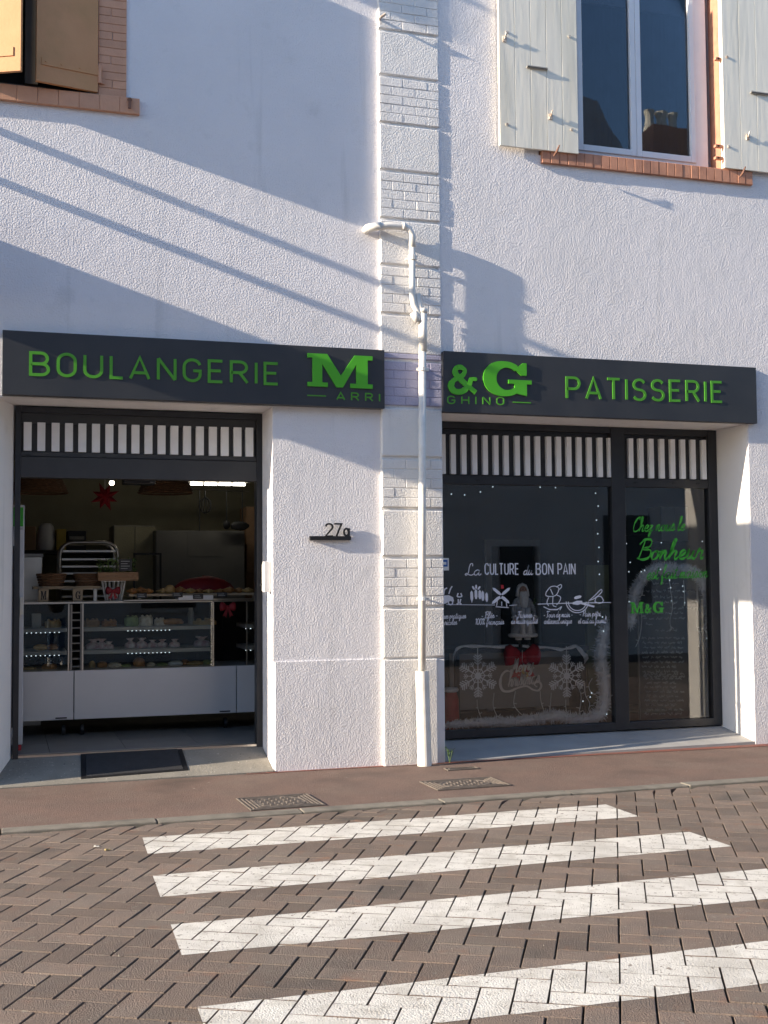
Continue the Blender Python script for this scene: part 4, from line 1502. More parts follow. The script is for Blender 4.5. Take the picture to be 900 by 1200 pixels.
zt, zb = shade_z(160, 343, HX), shade_z(385, 531, HX)
MB().box(HX - .03, HX + .03, -1.35, -.02, zb, zt).build('shade_board', M['frame'], hs)
for (x, y) in ((225, 244), (225, 300)):
    z = shade_z(x, y, HX)
    MB().tube([(HX, .02, z), (HX, -.62, z)], .033, 10).build('shade_rod', M['frame'], hs)
MB().box(HX - .02, HX + .02, -.05, -.01, zt, shade_z(225, 244, HX)).build('back_plate', M['frame'], hs)

# ------------------------------------------------------------------ the other side of the street
op = empty('house_opposite', (3, -21, 0), 'shaded house across the street seen in the window glass', 'house')
OY = -D - 1.9
mb = MB()
mb.box(-13, 24, OY - 6, OY, -.2, 8.4)
mb.build('wall', M['oppwall'], op)
mb = MB()
mb.add([(-13.3, OY + .4, 8.3), (24.3, OY + .4, 8.3), (24.3, OY - 3, 9.6), (-13.3, OY - 3, 9.6)], [(0, 1, 2, 3)])
mb.add([(-13.3, OY - 3, 9.6), (24.3, OY - 3, 9.6), (24.3, OY - 6.4, 8.3), (-13.3, OY - 6.4, 8.3)], [(0, 1, 2, 3)])
mb.build('roof', M['rooftile'], op)
for x in (-9, -5, -1, 3.2, 7.3, 12.5, 15.5, 19.5):
    for z in (1.0, 4.6):
        wdw = MB().box(x - .75, x + .75, OY - .02, OY + .05, z - .1, z + 2.0).build('window_frame', M['oppwall'], op)
        MB().box(x - .55, x + .55, OY + .055, OY + .07, z, z + 1.85).build('pane', M['frame'], wdw)
MB().prism([(9.2, 8.35), (12.6, 8.35), (12.6, 9.9), (11.75, 11.5), (9.2, 11.6)], OY - 4, OY - .3).build('raised_block', M['oppwall'], op)
MB().box(9.62, 10.42, OY + .01, OY + .08, -.03, 2.2).build('street_door', M['frame'], op)
for x, zz in ((11.35, 12.9), (14.3, 12.2), (3, 11.2)):
    ch = MB().box(x - .5, x + .5, OY - 2.6, OY - 1.6, 8.6, zz - .5).build('chimney', M['ochre'], op)
    mb = MB()
    for k in (-.3, 0, .3):
        mb.lathe([(.13, 0), (.10, .35), (.14, .5)], (x + k, OY - 2.1, zz - .5), 10)
    mb.build('chimney_pot', M['cream'], ch)

# ------------------------------------------------------------------ inside the bakery
BY = 4.7
CEILZ = 2.98
mb = MB()
mb.box(-1.5, 3.35, BY, BY + .1, TH - .1, CEILZ)
mb.build('inner_back_wall', M['inwall'], bld)
MB().box(-1.6, -1.5, RL + .01, BY, TH - .1, CEILZ).build('inner_side_wall', M['inwall'], bld)
MB().box(3.25, 3.35, RL + .02, BY, -.1, CEILZ).build('inner_side_wall', M['inwall'], bld)
MB().box(-1.6, 3.35, RL + .09, BY + .1, CEILZ, CEILZ + .1).build('inner_ceiling', M['ceil'], bld)
fl = MB().box(-1.6, 3.35, RL + .03, BY, TH - .2, TH - .012).build('shop_floor', M['mortar'], bld)
tw = .62
for i in range(-2, 6):
    for j in range(7):
        x0, y0 = .38 + i * tw, RL + .09 + j * tw
        if x0 + tw < -1.5 or x0 > 3.2 or y0 + tw > BY + .3:
            continue
        MB().box(max(x0, -1.49) + .002, min(x0 + tw, 3.24) - .002, y0 + .002, min(y0 + tw, BY - .01) - .002, TH - .03, TH + random.uniform(-.0006, .0006)).build('floor_tile', M['tile'], fl)
MB().box(.08, DX1 - .01, RL - .01, RL + .088, TH - .02, TH + .003).build('edge_strip', M['steel'], bld)

M['ledstrip'] = mat('case_led', (0.9, 0.95, 1.0), 0.4, emit=(0.8, 0.92, 1.0), es=.9)
CYF = 1.55           # plane of the counter fronts


def crate_things():
    pass


def pt(px, py, Y):
    return at(px, py, Y)


def rect(px0, py0, px1, py1, Y):
    a, b = at(px0, py0, Y), at(px1, py1, Y)
    return min(a.x, b.x), max(a.x, b.x), min(a.z, b.z), max(a.z, b.z)


ZB, ZT = az(150, 840.5, CYF), az(150, 784, CYF)       # bottom and top of the white fronts
ZTOP = az(150, 705, CYF)
ZS1, ZS2 = az(150, 737, CYF), az(150, 763.5, CYF)


def case(lab, x0, x1, gx0, gx1, wheels, shelves=True):
    t = empty('pastry_case', ((x0 + x1) / 2, CYF, TH), lab, 'display case', 'white fronted pastry cases in a row')
    MB().box(x0 + .003, x1 - .003, CYF, CYF + .02, ZB, ZT, c=.003).build('front_panel', M['panel'], t)
    MB().box(x0 + .02, x1 - .02, CYF + .025, CYF + .75, ZB + .02, ZT - .03).build('cabinet', M['dark'], t)
    MB().box(x0, x1, CYF + .01, CYF + .8, ZT - .02, ZT).build('case_floor', M['steeld'], t)
    MB().box(x0, x1, CYF + .0, CYF + .8, ZTOP - .012, ZTOP + .004).build('case_top', M['steel'], t)
    MB().box(x0, x1, CYF + .76, CYF + .8, ZT, ZTOP - .014).build('case_back', M['dark'], t)
    if gx1 > gx0:
        MB().box(gx0, gx1, CYF + .006, CYF + .012, ZT + .002, ZTOP - .014).build('glass_front', M['case_glass'], t)
        for k, z in enumerate((ZS1, ZS2)):
            MB().box(gx0 + .012, gx1 - .012, CYF + .05, CYF + .6, z - .018, z + .016).build('shelf', M['steeld'], t)
            led = MB()
            n = 11
            for q in range(n):
                u = gx0 + (gx1 - gx0) * (.34 + .032 * q if gx1 - gx0 > .6 else .0 + .09 * q)
                if u < gx1 - .05:
                    led.box(u, u + .008, CYF + .055, CYF + .065, z - .024, z - .0185)
            led.build('led_strip', M['ledstrip'], t)['kind'] = 'stuff'
        for x in (gx0, gx1):
            MB().box(x - .006, x + .006, CYF - .004, CYF + .005, ZT, ZTOP - .014).build('post', M['steel'], t)
    if x1 - x0 > .3 and len(wheels):
        MB().box(x1 - .16, x1 - .06, CYF - .004, CYF - .0005, ZB + .012, ZB + .024).build('handle_slot', M['black'], t)
    for x in wheels:
        w_ = MB().tube([(x - .015, CYF + .10, TH + .05), (x + .015, CYF + .10, TH + .05)], .048, 12).build('castor', M['black'], t)
    return t


XA, XB, XC, XE = ax(20, 780, CYF), ax(86.7, 780, CYF), ax(277, 780, CYF), ax(301, 780, CYF)
case('left pastry case behind the fridge, its loaf lying alone on a shelf', XA - .3, XB, ax(20, 740, CYF), ax(80.5, 740, CYF), [ax(75, 850, CYF)])
case('long middle pastry case full of bags and cakes', XB + .002, XC, ax(97, 740, CYF), ax(250, 740, CYF), [ax(97, 850, CYF), ax(266, 840, CYF)])
case('narrow end of the pastry cases at the right door post', XC + .002, XE + .5, XC + .1, XE + .4, [])
# slim tray ladder between the cases
x0, x1 = ax(83.5, 740, CYF + .03), ax(95, 740, CYF + .03)
ld = empty('tray_ladder', (x0, CYF, ZT), 'slim upright steel tray ladder between the two left pastry cases', 'tray rack')
for x in (x0, x1):
    MB().box(x - .008, x + .008, CYF + .022, CYF + .045, ZT + .002, ZTOP - .02).build('upright', M['steeld'], ld)
for k in range(8):
    z = ZT + .03 + k * (ZTOP - ZT - .06) / 8
    MB().box(x0 + .008, x1 - .008, CYF + .025, CYF + .2, z, z + .008).build('rung', M['steeld'], ld)
# things in the cases
YS = CYF + .28


def food(name, px, base, wpx, hpx, m, lab, group, kind='bun', Y=YS):
    c = at(px, 740, Y)
    wd = wpx / FPX * (Y + D) / math.cos(YAW) * 1.08
    h = hpx / FPX * (Y + D) * 1.12
    mb = MB()
    if kind == 'bun':
        mb.lathe([(wd * .42, 0), (wd * .5, h * .3), (wd * .44, h * .7), (wd * .25, h * .95), (.005, h)], (c.x, Y, base), 12, sy=.8)
    elif kind == 'cake':
        mb.lathe([(wd * .5, 0), (wd * .5, h * .7), (wd * .46, h * .8), (wd * .2, h * .85), (.005, h * .9)], (c.x, Y, base), 14, sy=.8)
        for k in range(5):
            an = k * 1.257
            mb.ball((c.x + wd * .32 * math.cos(an), Y + wd * .26 * math.sin(an), base + h * .88), wd * .1, n=6, m=4)
    elif kind == 'bag':
        w2, d2 = wd / 2, wd * .3
        prof = [(1, 1, 0), (1.05, 1.1, .25), (.9, .9, .5), (.35, .3, .68), (.30, .25, .74), (.75, .3, 1)]
        vs, fs = [], []
        n = 10
        for a, b_, z in prof:
            for k in range(n):
                an = 2 * math.pi * k / n
                j = 1 + random.uniform(-.1, .1)
                vs.append((c.x + w2 * a * j * math.cos(an), Y + d2 * b_ * j * math.sin(an), base + h * z * (1 + random.uniform(-.05, .05))))
        for i in range(len(prof) - 1):
            for k in range(n):
                q = (k + 1) % n
                fs.append((i * n + k, i * n + q, (i + 1) * n + q, (i + 1) * n + k))
        mb.add(vs, fs)
    elif kind == 'loaf':
        mb.ball((c.x, Y, base + h * .45), wd * .5, wd * .2, h * .55, 14, 8)
    elif kind == 'log':
        P = [(c.x - wd / 2, Y, base + h * .3), (c.x - wd * .4, Y - .01, base + h * .5), (c.x, Y, base + h * .55), (c.x + wd * .4, Y + .01, base + h * .5), (c.x + wd / 2, Y, base + h * .3)]
        mb.tube(P, [h * .2, h * .42, h * .48, h * .42, h * .2], 10)
    elif kind == 'croissant':
        P, R_ = [], []
        for k in range(11):
            u = -1 + 2 * k / 10
            P.append((c.x + u * wd * .5, Y - .05 * (1 - u * u), base + h * .42))
            R_.append(h * .48 * (1 - .72 * abs(u)) * (1 + .14 * (k % 2)))
        mb.tube(P, R_, 8)
    elif kind == 'plate':
        mb.lathe([(wd * .3, 0), (wd * .5, h * .6), (wd * .5, h)], (c.x, Y, base), 14, sy=.6)
    o = mb.build(name, m, smooth=kind in ('bun', 'loaf', 'log', 'bag', 'croissant'))
    return tag(o, lab, 'pastry' if name in ('pastry', 'bun', 'croissant', 'cake') else ('bag' if name == 'pastry_bag' else name.replace('_', ' ')), group)


for px, wpx, hpx, lab in ((110, 16, 10, 'first pink bag of sweets from the left on the middle shelf'), (119, 13, 10, 'white bag of sweets right of the first pink one'), (128, 10, 7, 'low flat white bag among the bags on the middle shelf'),
                          (153, 11, 10, 'pink bag of sweets below the two decorated cakes'), (166, 12, 10, 'white bag of sweets right of the pink bag under the cakes'), (179, 11, 8, 'crumpled white bag of sweets at the middle of the shelf'),
                          (190, 11, 8, 'white bag of sweets just right of the crumpled one'), (205, 11, 8, 'small bag of sweets standing by a gap on the shelf'), (236, 17, 10, 'wide pink bag of sweets at the right end of the shelf')):
    food('pastry_bag', px, ZS2 + .016, wpx, hpx, M['bag'], lab, 'bags of sweets in the middle case', 'bag')
for px, wpx, hpx, m_, lab, kd in ((154, 14, 11, 'greenfood', 'green and white decorated cake on the upper shelf, left one', 'cake'), (171, 14, 11, 'cream_food', 'cream decorated cake on the upper shelf, right one', 'cake'),
                                  (107, 16, 8, 'wood', 'brown tart in the upper left corner of the middle case', 'cake'), (202, 22, 7, 'crust', 'long brown tart on the upper shelf right of the cakes', 'log'), (240, 24, 5, 'crust2', 'flat pale tart at the right end of the upper shelf', 'cake'),
                                  (128, 15, 7, 'crust', 'golden pie between the brown tart and the green cake', 'cake'), (187, 11, 8, 'cream_food', 'small cream cake between the decorated cakes and the long tart', 'cake')):
    food('cake', px, ZS1 + .016, wpx, hpx, M[m_], lab, 'cakes on the upper shelf', kd)
for px, wpx, hpx, m_, lab in ((108, 7, 7, 'crust2', 'tiny bun on the floor of the middle case, far left'), (134, 15, 5, 'cream_food', 'flat cream cake on the case floor left of the big bun'), (148, 10, 3, 'greenfood', 'flat green cake on the case floor'),
                              (163, 13, 9, 'crust', 'big round bun on the floor of the middle case'), (177, 9, 4, 'cream_food', 'small cream cake right of the big bun'), (190, 12, 3, 'greenfood', 'second flat green cake, right of the big bun'), (120, 11, 6, 'crust', 'brown roll on the case floor between two pale ones'), (217, 9, 6, 'crust', 'small brown roll right of the white iced cake'), (243, 12, 5, 'greenfood', 'flat green cake in the right corner of the case floor'),
                              (206, 16, 5, 'panel', 'white iced cake on the case floor'), (228, 20, 4, 'crust2', 'pale flat bun on the case floor near the right end')):
    food('pastry', px, ZT + .001, wpx, hpx, M[m_], lab, 'pastries on the floor of the middle case', 'bun')
food('pastry', 48, ZS2 + .016, 15, 6, M['crust2'], 'golden loaf alone on the lower shelf of the left case', None, 'loaf')
food('pastry', 62, ZS2 + .016, 12, 6, M['crust'], 'brown roll right of the golden loaf in the left case', None, 'bun')
food('pastry', 62, ZS1 + .016, 16, 8, M['crust2'], 'round pale pie beside the grey box in the left case', None, 'cake')
food('pastry', 58, ZT + .001, 16, 6, M['crust'], 'brown bun on the floor of the left case', None, 'bun')
food('pastry', 34, ZT + .001, 14, 3, M['crust2'], 'flat pale cake on the floor of the left case', None, 'bun')
r_ = rect(37, 733, 48, 719, YS)
tag(MB().box(r_[0], r_[1], YS - .1, YS + .1, ZS1 + .017, r_[3]).build('cake_box', M['steeld'], bevel=.004), 'grey square box on the upper shelf of the left case', 'box')
r_ = rect(223, 733, 228, 712, YS)
tag(MB().lathe([(.03, 0), (.03, .11), (.02, .14), (.02, .16)], ((r_[0] + r_[1]) / 2, YS + .1, ZS1 + .017), 12).build('jar', M['steeld']), 'pale jar standing on the upper shelf of the middle case', 'jar')
# price cards
for px, py, lab in ((166, 698, 'dark price card left of the others under the croissants'), (208, 697, 'grey price card under the middle of the pastry tray'), (232, 699, 'black price card with chalk lines under the red cloth'), (260, 697, 'black oval price card near the right door post')):
    r_ = rect(px - 6, py + 3, px + 6, py - 3, CYF - .02)
    o = tag(MB().box(r_[0], r_[1], CYF - .03, CYF - .024, r_[2], r_[3]).build('price_card', M['slate']), lab, 'price card', 'price cards on the counter')
    mb = MB()
    for k in range(2):
        z = r_[2] + (r_[3] - r_[2]) * (.35 + .3 * k)
        mb.box(r_[0] + .012, r_[1] - .02 - .01 * k, CYF - .0325, CYF - .0302, z - .002, z + .002)
    mb.build('chalk_line', M['chalk'], o)

# long pastry tray on the counter
YT = CYF + .12
ty = az(220, 695.5, YT)
x0, x1 = ax(150, 695, YT), ax(302, 695, YT)
tr = empty('pastry_tray', (x0, YT, ty), 'long pale wooden tray of croissants on the counter top', 'tray')
MB().box(x0, x1 + .3, YT - .1, YT + .45, ty - .02, ty).build('board', M['kraft'], tr)
MB().box(x0 - .05, x1 + .3, YT - .12, YT - .10, az(220, 704.5, YT), az(220, 702, YT)).build('rail', M['steel'], tr)
for x in (x0 + .1, (x0 + x1) / 2, x1 - .05):
    MB().box(x - .01, x + .01, YT - .05, YT - .03, ZTOP + .005, ty - .021).build('leg', M['steel'], tr)
g = 'croissants and rolls on the counter tray'
ORD = ['leftmost', 'second', 'third', 'fourth', 'pale round', 'sixth', 'seventh', 'eighth', 'ninth', 'tenth', 'eleventh', 'twelfth', 'rightmost']
for k, (px, wpx, hpx, m_, kd) in enumerate(((155, 12, 7, 'crust', 'croissant'), (164, 12, 8, 'crust', 'croissant'), (173, 11, 6, 'crust', 'croissant'), (190, 12, 6, 'crust2', 'croissant'), (199, 11, 9, 'crust2', 'bun'), (210, 12, 8, 'crust', 'croissant'),
                                          (222, 13, 6, 'crust2', 'croissant'), (233, 13, 5, 'crust', 'croissant'), (244, 12, 5, 'crust2', 'croissant'), (257, 12, 5, 'crust', 'croissant'), (268, 13, 7, 'crust', 'croissant'), (279, 12, 6, 'crust', 'croissant'), (290, 12, 6, 'crust2', 'croissant'))):
    food('croissant', px, ty, wpx, hpx, M[m_], '%s %s on the pale counter tray' % (ORD[k], 'bun' if kd == 'bun' else 'croissant or roll from the left'), g, kd, YT + .08 + .06 * (k % 2))
YC = YT + .28
c = at(237, 690, YC)
mb = MB()
for k in range(14):
    pass
n = 18
vs, fs = [], []
wd = .31
for i in range(7):
    th = math.pi / 2 * i / 6
    for k in range(n):
        a = 2 * math.pi * k / n
        j = 1 + .05 * math.sin(a * 5 + i)
        vs.append((c.x + wd * math.cos(th) * j * math.cos(a), YC + .12 * math.cos(th) * j * math.sin(a), ty + .004 + .16 * math.sin(th) * (1 + .05 * math.cos(a))))
for i in range(6):
    for k in range(n):
        q = (k + 1) % n
        fs.append((i * n + k, i * n + q, (i + 1) * n + q, (i + 1) * n + k))
mb.add(vs, fs)
tag(mb.build('red_cloth', M['red'], smooth=True), 'heap of dark red cloth behind the croissants on the counter', 'cloth')
mb = MB()
x0, x1, z0, z1 = rect(207, 707, 247.5, 703, CYF + .1)
tag(mb.box(x0, x1, CYF - .02, CYF + .2, ZTOP + .006, ZTOP + .05).build('paper_stack', M['panel'], bevel=.003), 'flat white stack of paper on the middle pastry case', 'paper')


def bow(name, c, s, lab, m):
    t = empty(name, c, lab, 'bow')
    for sx in (-1, 1):
        mb = MB()
        vs, fs = [], []
        prof = [(0.05, .14), (.3, .36), (.7, .62), (1, .55), (1.1, .3)]
        n = 10
        for u, r in prof:
            for k in range(n):
                a = 2 * math.pi * k / n
                j = 1 + .1 * math.sin(3 * a + u * 5)
                vs.append((c.x + sx * u * s, c.y + .55 * r * s * j * math.cos(a), c.z + r * s * j * math.sin(a)))
        for i in range(len(prof) - 1):
            for k in range(n):
                q = (k + 1) % n
                fs.append((i * n + k, i * n + q, (i + 1) * n + q, (i + 1) * n + k))
        fs.append(tuple((len(prof) - 1) * n + k for k in range(n)))
        mb.add(vs, fs)
        mb.build('loop', m, t, smooth=True)
        MB().prism([(c.x + sx * .08 * s, c.z), (c.x + sx * .75 * s, c.z - 1.25 * s), (c.x + sx * .42 * s, c.z - 1.2 * s), (c.x + sx * .25 * s, c.z - 1.5 * s), (c.x - sx * .04 * s, c.z - .1 * s)][::sx], c.y - .12 * s, c.y - .09 * s).build('ribbon_tail', m, t)
    MB().ball((c.x, c.y - .1 * s, c.z), .22 * s, n=10, m=6).build('knot', m, t, smooth=True)
    return t


bow('red_bow', at(267, 711, CYF - .03), .07, 'small red bow on the right end of the pastry case', M['red'])
# wire basket with a bow, planter crate and chalk sign on top
YB = CYF + .15
c = at(133, 703, YB)
zt_ = az(133, 681, YB)
t = empty('wire_basket', c, 'white wire basket with a red bow standing on the counter', 'basket')
for k in range(16):
    a = 2 * math.pi * k / 16
    MB().tube([(c.x + .075 * math.cos(a), YB + .06 * math.sin(a), ZTOP + .005), (c.x + .11 * math.cos(a), YB + .08 * math.sin(a), zt_)], .0035, 5).build('wire', M['wire'], t)
MB().tube([(c.x + .11 * math.cos(q * .3927), YB + .08 * math.sin(q * .3927), zt_) for q in range(16)], .005, 6, closed=True).build('rim', M['wire'], t)
bow('red_bow', at(132.5, 692, YB - .11), .06, 'red bow tied on the white wire basket', M['red'])
x0, x1, z0, z1 = rect(114, 681, 161, 672, YB)
t = empty('planter_crate', (x0, YB, z0), 'low wooden crate of little plants on top of the wire basket', 'crate')
z0 = zt_ + .007
for k in range(2):
    MB().box(x0, x1, YB - .10, YB - .09, z0 + .006 + k * .036, z0 + .038 + k * .036).build('slat', M['wood'], t)
    MB().box(x0, x1, YB + .09, YB + .10, z0 + .006 + k * .036, z0 + .038 + k * .036).build('slat', M['wood'], t)
for x in (x0, x1 - .012):
    MB().box(x, x + .012, YB - .089, YB + .089, z0, z0 + .07).build('end_board', M['wood'], t)
MB().box(x0 + .01, x1 - .01, YB - .089, YB + .089, z0 - .004, z0 + .004).build('bottom_board', M['wood'], t)
for k in range(7):
    x = x0 + .03 + k * (x1 - x0 - .06) / 6
    if k in (4,):
        continue
    p = empty('small_plant', (x, YB, z0 + .06), '%s leafy plant bunch in the wooden counter crate' % ['leftmost', 'second', 'third', 'middle', '', 'last but one', 'rightmost'][k], 'plant', 'plants in the counter crate')
    MB().lathe([(.02, 0), (.026, .05), (.03, .06)], (x, YB, z0 + .008), 8).build('pot', M['kraft'], p)
    lv = MB()
    for j in range(46):
        b0 = Vector((x + random.uniform(-.02, .02), YB + random.uniform(-.04, .03), z0 + random.uniform(.06, .19)))
        d = Vector((random.uniform(-1, 1), random.uniform(-1, 1), random.uniform(-.2, 1))).normalized() * random.uniform(.025, .05)
        sd_ = d.cross(Vector((.3, .2, 1))).normalized() * .011
        lv.add([b0, b0 + d * .5 + sd_, b0 + d, b0 + d * .5 - sd_], [(0, 1, 2, 3)])
    lv.build('foliage', M['herb'], p, fix=False)
x0, x1, z0_, z1 = rect(139.5, 669, 154.5, 655, YB - .12)
t = tag(MB().box(x0, x1, YB - .13, YB - .122, z0_, z1).build('chalk_sign', M['slate']), 'small black chalk sign leaning on the planter crate', 'sign')
mb = MB()
for k in range(4):
    z = z1 - (z1 - z0_) * (.2 + .2 * k)
    mb.box(x0 + .015, x1 - .02 - .02 * (k % 2), YB - .133, YB - .1305, z - .003, z + .003)
mb.build('chalk_line', M['chalk'], t)
# raised board with bread baskets and the two card letters
YR2 = CYF + .3
x0, x1, z0, z1 = rect(38, 690.5, 117, 686.5, YR2)
t = empty('raised_board', (x0, YR2, z0), 'pale raised board on the counter holding bread baskets', 'board')
MB().box(x0, x1, YR2 - .15, YR2 + .15, z0, z1).build('board', M['kraft'], t)
for x in (x0 + .05, x1 - .06):
    MB().box(x, x + .03, YR2 - .05, YR2, ZTOP + .005, z0 - .001).build('leg', M['steel'], t)
zb1 = z1
for px, wpx, lab in ((60, 27, 'brown bread basket on the left of the raised board'), (103, 27, 'brown bread basket on the right of the raised board')):
    c = at(px, 686, YR2)
    wd = wpx / FPX * (YR2 + D)
    b_ = MB()
    for k in range(5):
        b_.tube([(c.x + (wd * .46 + .006 * k) * math.cos(q * .393), YR2 + .1 * math.sin(q * .393), zb1 + .012 + k * .024) for q in range(16)], .013, 6, closed=True)
    b_.lathe([(wd * .42, .002), (wd * .42, .008)], (c.x, YR2, zb1), 14, sy=.5)
    o = tag(b_.build('bread_basket', M['wicker']), lab, 'basket')
for ch, px0, px1 in (('M', 45, 57), ('G', 85, 97)):
    x0, x1, z0, z1 = rect(px0, 702.5, px1, 690, CYF + .08)
    o = tag(MB().box(x0, x1, CYF + .06, CYF + .10, ZTOP + .006, z1).build('letter_block', M['kraft'], bevel=.003), 'kraft card block with the letter %s on the counter' % ch, 'letter block')
    zz = ZTOP + .006
    mb = MB()
    if ch == 'M':
        mb.prism(slab_M(x0 + .02, zz + .02, x1 - .02, z1 - .02), CYF + .057, CYF + .0605)
    else:
        slab_G(mb, x0 + .025, zz + .02, x1 - .02, z1 - .02, CYF + .057, CYF + .0605)
    mb.build('letter', M['black'], o)

# fridge by the left door post
FY = .75
x0, x1 = -.55, ax(28, 700, FY)
fz1 = az(22, 592, FY)
fr = empty('drinks_fridge', (x0, FY, TH), 'white drinks fridge standing just inside the left door post', 'fridge')
MB().box(x0, x1, FY + .02, FY + .6, TH + .05, fz1).build('body', M['fridge'], fr, bevel=.006)
MB().box(x0, x1 - .002, FY - .03, FY + .015, TH + .12, az(22, 622, FY)).build('door', M['fridge'], fr, bevel=.004)
MB().box(x0 + .05, x1 - .035, FY - .034, FY - .03, TH + .2, az(22, 640, FY)).build('door_glass', M['frame'], fr)
MB().box(x0, x1 - .002, FY - .03, FY + .015, az(22, 619, FY), fz1).build('header', M['fridge'], fr)
MB().box(x0 + .02, x1 - .012, FY - .034, FY - .03, az(22, 617, FY), fz1 - .02).build('header_print', M['greenv'], fr)
MB().box(x1 - .03, x1 - .005, FY - .06, FY - .032, az(26, 720, FY), az(26, 700, FY)).build('handle', M['cream'], fr)
for x in (x0 + .05, x1 - .03):
    MB().tube([(x, FY + .06, TH), (x, FY + .06, TH + .05)], .02, 8).build('foot', M['redp'] if x > 0 else M['black'], fr)
# steel cabinet and round-topped tray rack
Y2 = 2.5
x0, x1, z0, z1 = rect(27, 705, 49.5, 649, Y2)
t = empty('steel_cabinet', (x0, Y2, TH), 'plain stainless cabinet behind the left end of the counter', 'cabinet')
MB().box(x0 - .2, x1, Y2, Y2 + .5, TH, z1 - .03).build('body', M['steel'], t, bevel=.004)
MB().box(x0 - .2, x1 + .01, Y2 - .01, Y2 + .5, z1 - .028, z1).build('top', M['panel'], t)
Y3 = 2.9
t = empty('tray_rack', at(104, 700, Y3), 'round topped aluminium tray rack behind the counter', 'tray rack')
a, b = at(70, 700, Y3), at(138, 700, Y3)
zt_ = az(104, 635.5, Y3)
r = .13
P = [(a.x, Y3, TH + .06)] + [(a.x + r - r * math.cos(rad(q)), Y3, zt_ - r + r * math.sin(rad(q))) for q in (0, 22, 45, 67, 90)] + [(b.x - r + r * math.sin(rad(q)), Y3, zt_ - r + r * math.cos(rad(q))) for q in (0, 22, 45, 67, 90)] + [(b.x, Y3, TH + .06)]
MB().tube(P, .018, 10).build('hoop', M['steel'], t, smooth=True)
MB().tube([(p[0], Y3 + .45, p[2]) for p in P], .018, 10).build('hoop', M['steel'], t, smooth=True)
for k, y in enumerate((646, 655.5, 664, 672, 681, 690, 699)):
    z = az(104, y, Y3)
    MB().box(a.x + .019, b.x - .019, Y3 - .005, Y3 + .445, z - .008, z + .010).build('tray', M['steel'], t)
for x in (a.x, b.x):
    MB().tube([(x - .012, Y3, TH + .04), (x + .012, Y3, TH + .04)], .04, 10).build('castor', M['black'], t)
# wall shelf with boxes
Y4 = 3.9
x0, x1, z0, z1 = rect(25, 649, 140, 645, Y4)
t = empty('wall_shelf', (x0, Y4, z0), 'dark shelf on the back wall carrying boxes and sacks', 'shelf')
MB().box(x0 - .3, x1, Y4 - .1, BY - .002, z0, z1).build('board', M['black'], t)
for x in (x0, x1 - .1):
    MB().box(x, x + .03, Y4 + .1, BY - .003, z0 - .25, z0 - .001).build('bracket', M['black'], t)
zsf = z1
for px0, px1, py, m_, nm, lab in ((29, 42, 617, 'cardb', 'cardboard_box', 'brown carton at the left end of the back shelf'), (66, 77.5, 620, 'yellowb', 'yellow_box', 'yellow plastic box on the back shelf behind the white sack'), (79, 101, 622, 'black', 'black_crate', 'black crate at the right end of the back shelf')):
    x0, x1, z0, z1 = rect(px0, 645, px1, py, Y4)
    o = tag(MB().box(x0, x1, Y4, Y4 + .35, zsf + .001, z1).build(nm, M[m_], bevel=.006), lab, 'box')
    if nm == 'black_crate':
        for k in range(2):
            MB().box(x0 + .02, x1 - .02, Y4 - .008, Y4 - .001, zsf + .05 + k * .07, zsf + .085 + k * .07).build('rib', M['steeld'], o)
x0, x1, z0, z1 = rect(43, 645, 66, 613, Y4)
mb = MB()
w2 = (x1 - x0) / 2
hh = z1 - zsf
prof = [(.9, 0), (1.05, .2), (1.0, .45), (.9, .7), (.75, .88), (.5, 1), (.02, 1.0)]
vs, fs = [], []
n = 14
for a_, z in prof:
    for k in range(n):
        an = 2 * math.pi * k / n
        j = 1 + random.uniform(-.06, .06)
        vs.append(((x0 + x1) / 2 + w2 * a_ * j * math.cos(an), Y4 + .12 + .12 * a_ * j * math.sin(an), zsf + .001 + hh * z))
for i in range(len(prof) - 1):
    for k in range(n):
        q = (k + 1) % n
        fs.append((i * n + k, i * n + q, (i + 1) * n + q, (i + 1) * n + k))
mb.add(vs, fs)
tag(mb.build('flour_sack', M['panel'], smooth=True), 'slumped white sack on the back shelf', 'sack')
# oven hood and big sheet panel at the back
Y5 = 3.7
x0, x1, z0, z1 = rect(133, 720, 182, 616, Y5)
t = empty('tall_cupboard', (x0, Y5, TH), 'tall pale cupboard behind the chalk sign', 'cupboard')
MB().box(x0, x1, Y5 + .002, Y5 + .6, TH, z1).build('body', M['steeld'], t)
for k in range(2):
    MB().box(x0 + k * (x1 - x0) / 2 + .004, x0 + (k + 1) * (x1 - x0) / 2 - .004, Y5 - .018, Y5, TH + .1, z1 - .01).build('door', M['inwall'], t)
x0, x1, z0, z1 = rect(182.5, 720, 287, 622, Y5 - .3)
t = empty('oven_housing', (x0, Y5, TH), 'large flat steel oven housing behind the red cloth', 'oven')
M['dullsteel'] = mat('dull_oven_sheet', (0.17, 0.165, 0.15), 0.55, (0.14, 0.135, 0.125), 3)
MB().box(x0, x1, Y5 - .28, Y5 + .7, TH, z1).build('body', M['dullsteel'], t)
MB().box(x0 + .004, x1 - .004, Y5 - .3, Y5 - .281, TH + .3, z1 - .004).build('front_sheet', M['dullsteel'], t, bevel=.003)
x0, x1, z0, z1 = rect(220, 652, 262, 625, Y5 - .3)
MB().box(x0, x1, Y5 - .306, Y5 - .3005, z0, z1).build('notice', M['dullsteel'], t)
x0, x1, z0, z1 = rect(157, 700, 188, 648, Y5 - .5)
t = empty('trolley_frame', (x0, Y5 - .5, TH), 'thin black upright frame in front of the pale cupboard', 'trolley')
for x in (x0, x1):
    MB().box(x - .01, x + .01, Y5 - .52, Y5 - .5, TH, z1).build('upright', M['black'], t)
